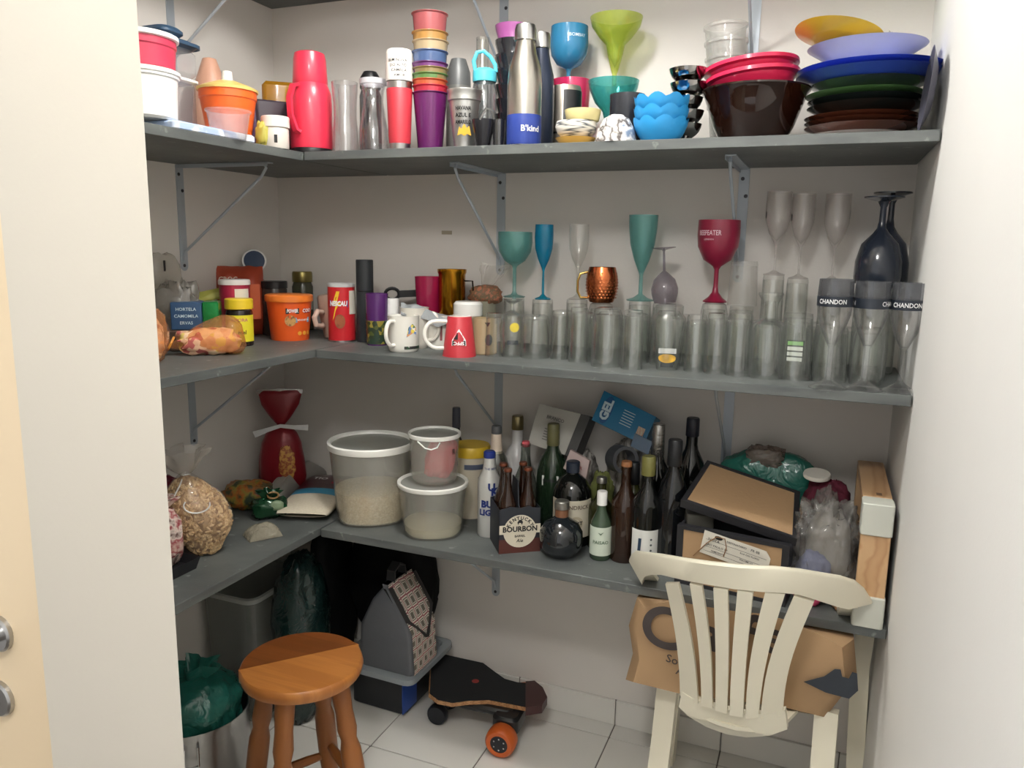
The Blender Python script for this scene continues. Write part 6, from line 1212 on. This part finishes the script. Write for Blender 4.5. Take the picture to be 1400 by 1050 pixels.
bt = MB().rbox((0, 0, 0), (.13, .20, .026), .02).xf(Matrix.Translation((-ax.x * .06 + tk.x * .2, -ax.y * .06 + tk.y * .2, zd - .028)) @ Rm); obj('battery_case', bt, P('housing_black', (0, 0, 0)), t)
rc = Vector(((out[0][0] + out[-1][0]) / 2, (out[0][1] + out[-1][1]) / 2, 0)) + ax * .05
for k in (-.045, .045):
    q = rc + side * k; M_ = Matrix.Translation((q.x, q.y, .034)) @ Rm @ Matrix.Rotation(rad(90), 4, 'Y')
    obj('rear_wheel', MB().lathe([(0, -.014), (.030, -.014), (.034, -.008), (.034, .008), (.030, .014), (0, .014)], 24).xf(M_), HUBM, t)
obj('rear_truck', MB().rbox((0, 0, 0), (.05, .05, .075), .01).xf(Matrix.Translation((rc.x, rc.y, .075)) @ Rm), HUBM, t)
# --- white plastic armchair seen from behind
CW = P('chair_plastic', (226, 220, 200), .38, var=.03, scale=6, coat=.1)
YC = -.576
c_ = ony(993, 1004, YC); t = thing('plastic_chair', 'white slatted plastic armchair with a paper bag on its seat', 'chair', (c_.x, c_.y, 0))
O = Vector((c_.x, c_.y, 0)); 
# backrest plane: slightly reclined towards the viewer at the top and turned
b1_, b2_ = Vector((1, -.12, 0)).normalized(), Vector((0, -.27, 1)).normalized(); bn = b1_.cross(b2_).normalized(); z_ref = ony(993, 1004, YC).z
def onb(px, py, bow=0.):
    d = ray(px, py); P0_ = Vector((c_.x, c_.y, z_ref)); tt = (P0_ - CAM).dot(bn) / d.dot(bn); q = CAM + d * tt
    xr = (q - P0_).dot(b1_); return q - O + Vector((0, 1, 0)) * bow * xr * xr * 2.6
def thick(outline, th=.012, bow=1.):
    f_ = [onb(x, y, bow) for x, y in outline]; nrm = Vector((0.1, 1, .2)).normalized()
    return MB().loft([f_, [q + nrm * th for q in f_]])
U = [(834, 808), (839, 798), (848, 789), (870, 782), (896, 776), (930, 773), (967, 773), (1010, 777), (1057, 785), (1090, 796), (1121, 811), (1148, 826), (1170, 843), (1186, 864), (1199, 891)]
L = [(861, 829), (862, 822), (867, 814), (880, 806), (896, 801), (930, 799), (961, 800), (1005, 806), (1041, 813), (1070, 820), (1089, 827), (1104, 836), (1124, 850), (1145, 866), (1163, 879)]
rail = MB()
f_ = [(onb(*u, 1), onb(*l, 1)) for u, l in zip(U, L)]; nrm = Vector((.1, 1, .2)).normalized()
rings = []
for a, b in f_: rings.append([a, a + (a - b).normalized() * .004 + nrm * .006, a + nrm * .016, b + nrm * .016, b + nrm * .004, b])
rail.loft(rings); obj('top_rail', rail, CW, t, 50)
slt = [((903, 812), (924, 806), (951, 966), (924, 962)), ((941, 803), (959, 804), (972, 970), (956.5, 968)), ((975, 805), (995, 807), (993, 976), (977, 972)), ((1008, 808), (1029, 813), (1016, 982), (998, 978)), ((1045, 815), (1072, 822), (1038, 986), (1021, 984)), ((1084, 828), (1112, 845), (1072, 992), (1043, 988))]
for k, (a, b, c0, d0) in enumerate(slt):
    n = 9; mb = MB(); rings = []
    bend = {0: 7, 1: 5, 2: 2, 3: -2, 4: -7, 5: -12}[k]
    for i in range(n + 1):
        u = i / n; y0 = a[1] + (d0[1] - a[1]) * u; y1 = b[1] + (c0[1] - b[1]) * u; bx = bend * math.sin(math.pi * min(1, u * .9))
        l_ = onb(a[0] + (d0[0] - a[0]) * u + bx, y0, 1); r_ = onb(b[0] + (c0[0] - b[0]) * u + bx, y1, 1); rings.append([l_, r_, r_ + nrm * .010, l_ + nrm * .010])
    mb.loft(rings); obj('back_slat', mb, CW, t, 40)
low = [(929, 955), (944, 960), (971, 966), (999, 972), (1023, 979), (1047, 983), (1072, 985), (1075, 1013), (1050, 1014), (1020, 1010), (993, 1004), (965, 996), (940, 987), (924, 978)]
obj('back_base', thick(low, .014, 1), CW, t, 40)
# seat, legs, arms in chair space
XL, XRR = onb(905, 1000).x, onb(1100, 1010).x; xm = (XL + XRR) / 2; zs = z_ref + .050; hw = .20
fwd = Vector((.12, 1, 0)).normalized(); rgt = Vector((fwd.y, -fwd.x, 0)); base = Vector((xm, 0.0, 0))
def cs(x, y, z): return base + rgt * x + fwd * y + Vector((0, 0, z))
def seatf(u, v_):
    x = (u - .5) * 2 * hw * (.88 + .12 * v_); y = .125 + v_ * .30; return tuple(cs(x, y, zs - .018 * math.sin(math.pi * u) - (.02 * ((v_ - .85) / .15) ** 2 if v_ > .85 else 0)))
mb = MB().grid(seatf, 14, 14); m2 = MB().grid(lambda u, v_: tuple(Vector(seatf(u, v_)) - Vector((0, 0, .012))), 14, 14); mb.add(m2.v, [tuple(reversed(q)) for q in m2.f]); obj('seat', mb, CW, t)
for s in (-1, 1):
    obj('rear_leg', MB().loft([[cs(s * (.190 + dx) + wx, .15 + dy + wy, z) for wx, wy in ((-.026, -.012), (.026, -.012), (.026, .012), (-.026, .012))] for dx, dy, z in ((.0, .0, zs - .005), (.004, -.02, zs * .6), (.012, -.06, 0.0))]), CW, t, 30)
    obj('front_leg', MB().loft([[cs(s * (.235 + dx) + wx, .40 + dy + wy, z) for wx, wy in ((-.022, -.016), (.022, -.016), (.022, .016), (-.022, .016))] for dx, dy, z in ((.012, -.02, .62), (.006, 0, zs), (.015, .012, zs * .5), (.028, .025, 0))]), CW, t, 30)
    e = f_[0] if s < 0 else f_[-1]; st = (e[0] + e[1]) / 2 + nrm * .012 + Vector((-s * .022, 0, .004))
    en = cs(s * (.235 + .002), .40, .622); mid1 = st + Vector((0, .07, -.055)); mid2 = Vector(((st.x + en.x) / 2, (st.y + en.y) / 2, .642))
    obj('armrest', MB().strip([st, mid1, mid2, en], [.03, .045, .05, .05], .012, (1, 0, .15)), CW, t, 40)
lo = [onb(x, y, 1) + nrm * .013 for x, y in ((926, 974), (950, 986), (980, 995), (1005, 1002), (1030, 1007), (1055, 1009), (1072, 1009))]
hi = [cs(-.13 + .26 * i / 6, .128, zs - .007 - .018 * math.sin(math.pi * (i / 6 * .65 + .17))) for i in range(7)]
mb = MB(); mb.loft([[a - Vector((0, 0, .005)), a + Vector((0, 0, .005)), b + Vector((0, 0, .005)), b - Vector((0, 0, .005))] for a, b in zip(lo, hi)]); obj('seat_lip', mb, CW, t, 40)
# --- brown paper bag on the seat
KR = P('kraft_paper', (172, 140, 104), .8, var=.08, scale=9, bump=.25, bscale=12); KD = P('kraft_ink', (66, 58, 56), .7)
o_ = Vector((0, 0, 0)); zsB = zs + .0
YB_ = c_.y + .10
def bg(px, py): return ony(px, py, YB_)
lf = [(868, 822), (857, 860), (862, 900), (853, 934), (922, 951), (1073, 972), (1128, 986), (1150, 960), (1172, 930), (1168, 880), (1135, 862), (1090, 842), (1046, 832), (1000, 826), (955, 818), (910, 812)]
fr_ = [bg(*q) for q in lf]; zmin = min(q.z for q in fr_)
cen = sum(fr_, Vector()) / len(fr_); n = len(fr_)
tb = thing('paper_bag', 'crumpled brown kraft paper bag with dark print on the chair seat', 'bag')
def cap(dy, q): return Vector((q.x, q.y, min(q.z, .668))) if q.y > -.462 else q
dz = zs - .012 - zmin if zmin < zs - .012 else 0
def rg(k, dy, sd): return [cap(dy, Vector((cen.x + (q.x - cen.x) * k, q.y + dy + .014 * noise.noise(q * 9 + Vector((sd, 0, 0))), max(cen.z + (q.z - cen.z) * k, zs + .001) if dy > .03 else cen.z + (q.z - cen.z) * k))) for q in fr_]
obj('bag', MB().loft([rg(.55, -.018, 0), rg(.9, -.012, 1), rg(1., .02, 2), rg(.99, .10, 3), rg(.9, .17, 4)], True, False), KR, tb, 50)
fy = YB_ - .0205
def fl2(mbx, px, py, rot=-8): q = ony(px, py, fy - .004); return flat(mbx, q, (1, 0, 0), (0, 0, 1), rot)
obj('lettering', fl2(text('C', .15, .02), 905, 860), KD, tb); obj('lettering', fl2(text('a', .12, .02), 972, 868), KD, tb); obj('lettering', fl2(text('f', .14, .02), 1020, 868), KD, tb); obj('lettering', fl2(text('e', .12, .02), 1058, 872), KD, tb); obj('lettering', fl2(text('So', .03, .01), 919, 902), KD, tb); obj('lettering', fl2(text('A', .03, .01), 930, 918), KD, tb)
obj('dark_print', fl2(poly([(-.07, -.028), (-.03, .0), (-.012, .025), (.0, .028), (.006, .012), (.020, .012), (.024, .03), (.034, .03), (.044, -.01), (.030, -.036), (-.02, -.038)]), 1146, 930, -6), P('print_blue_black', (44, 50, 58), .7), tb)
# carton strip visible above the bag
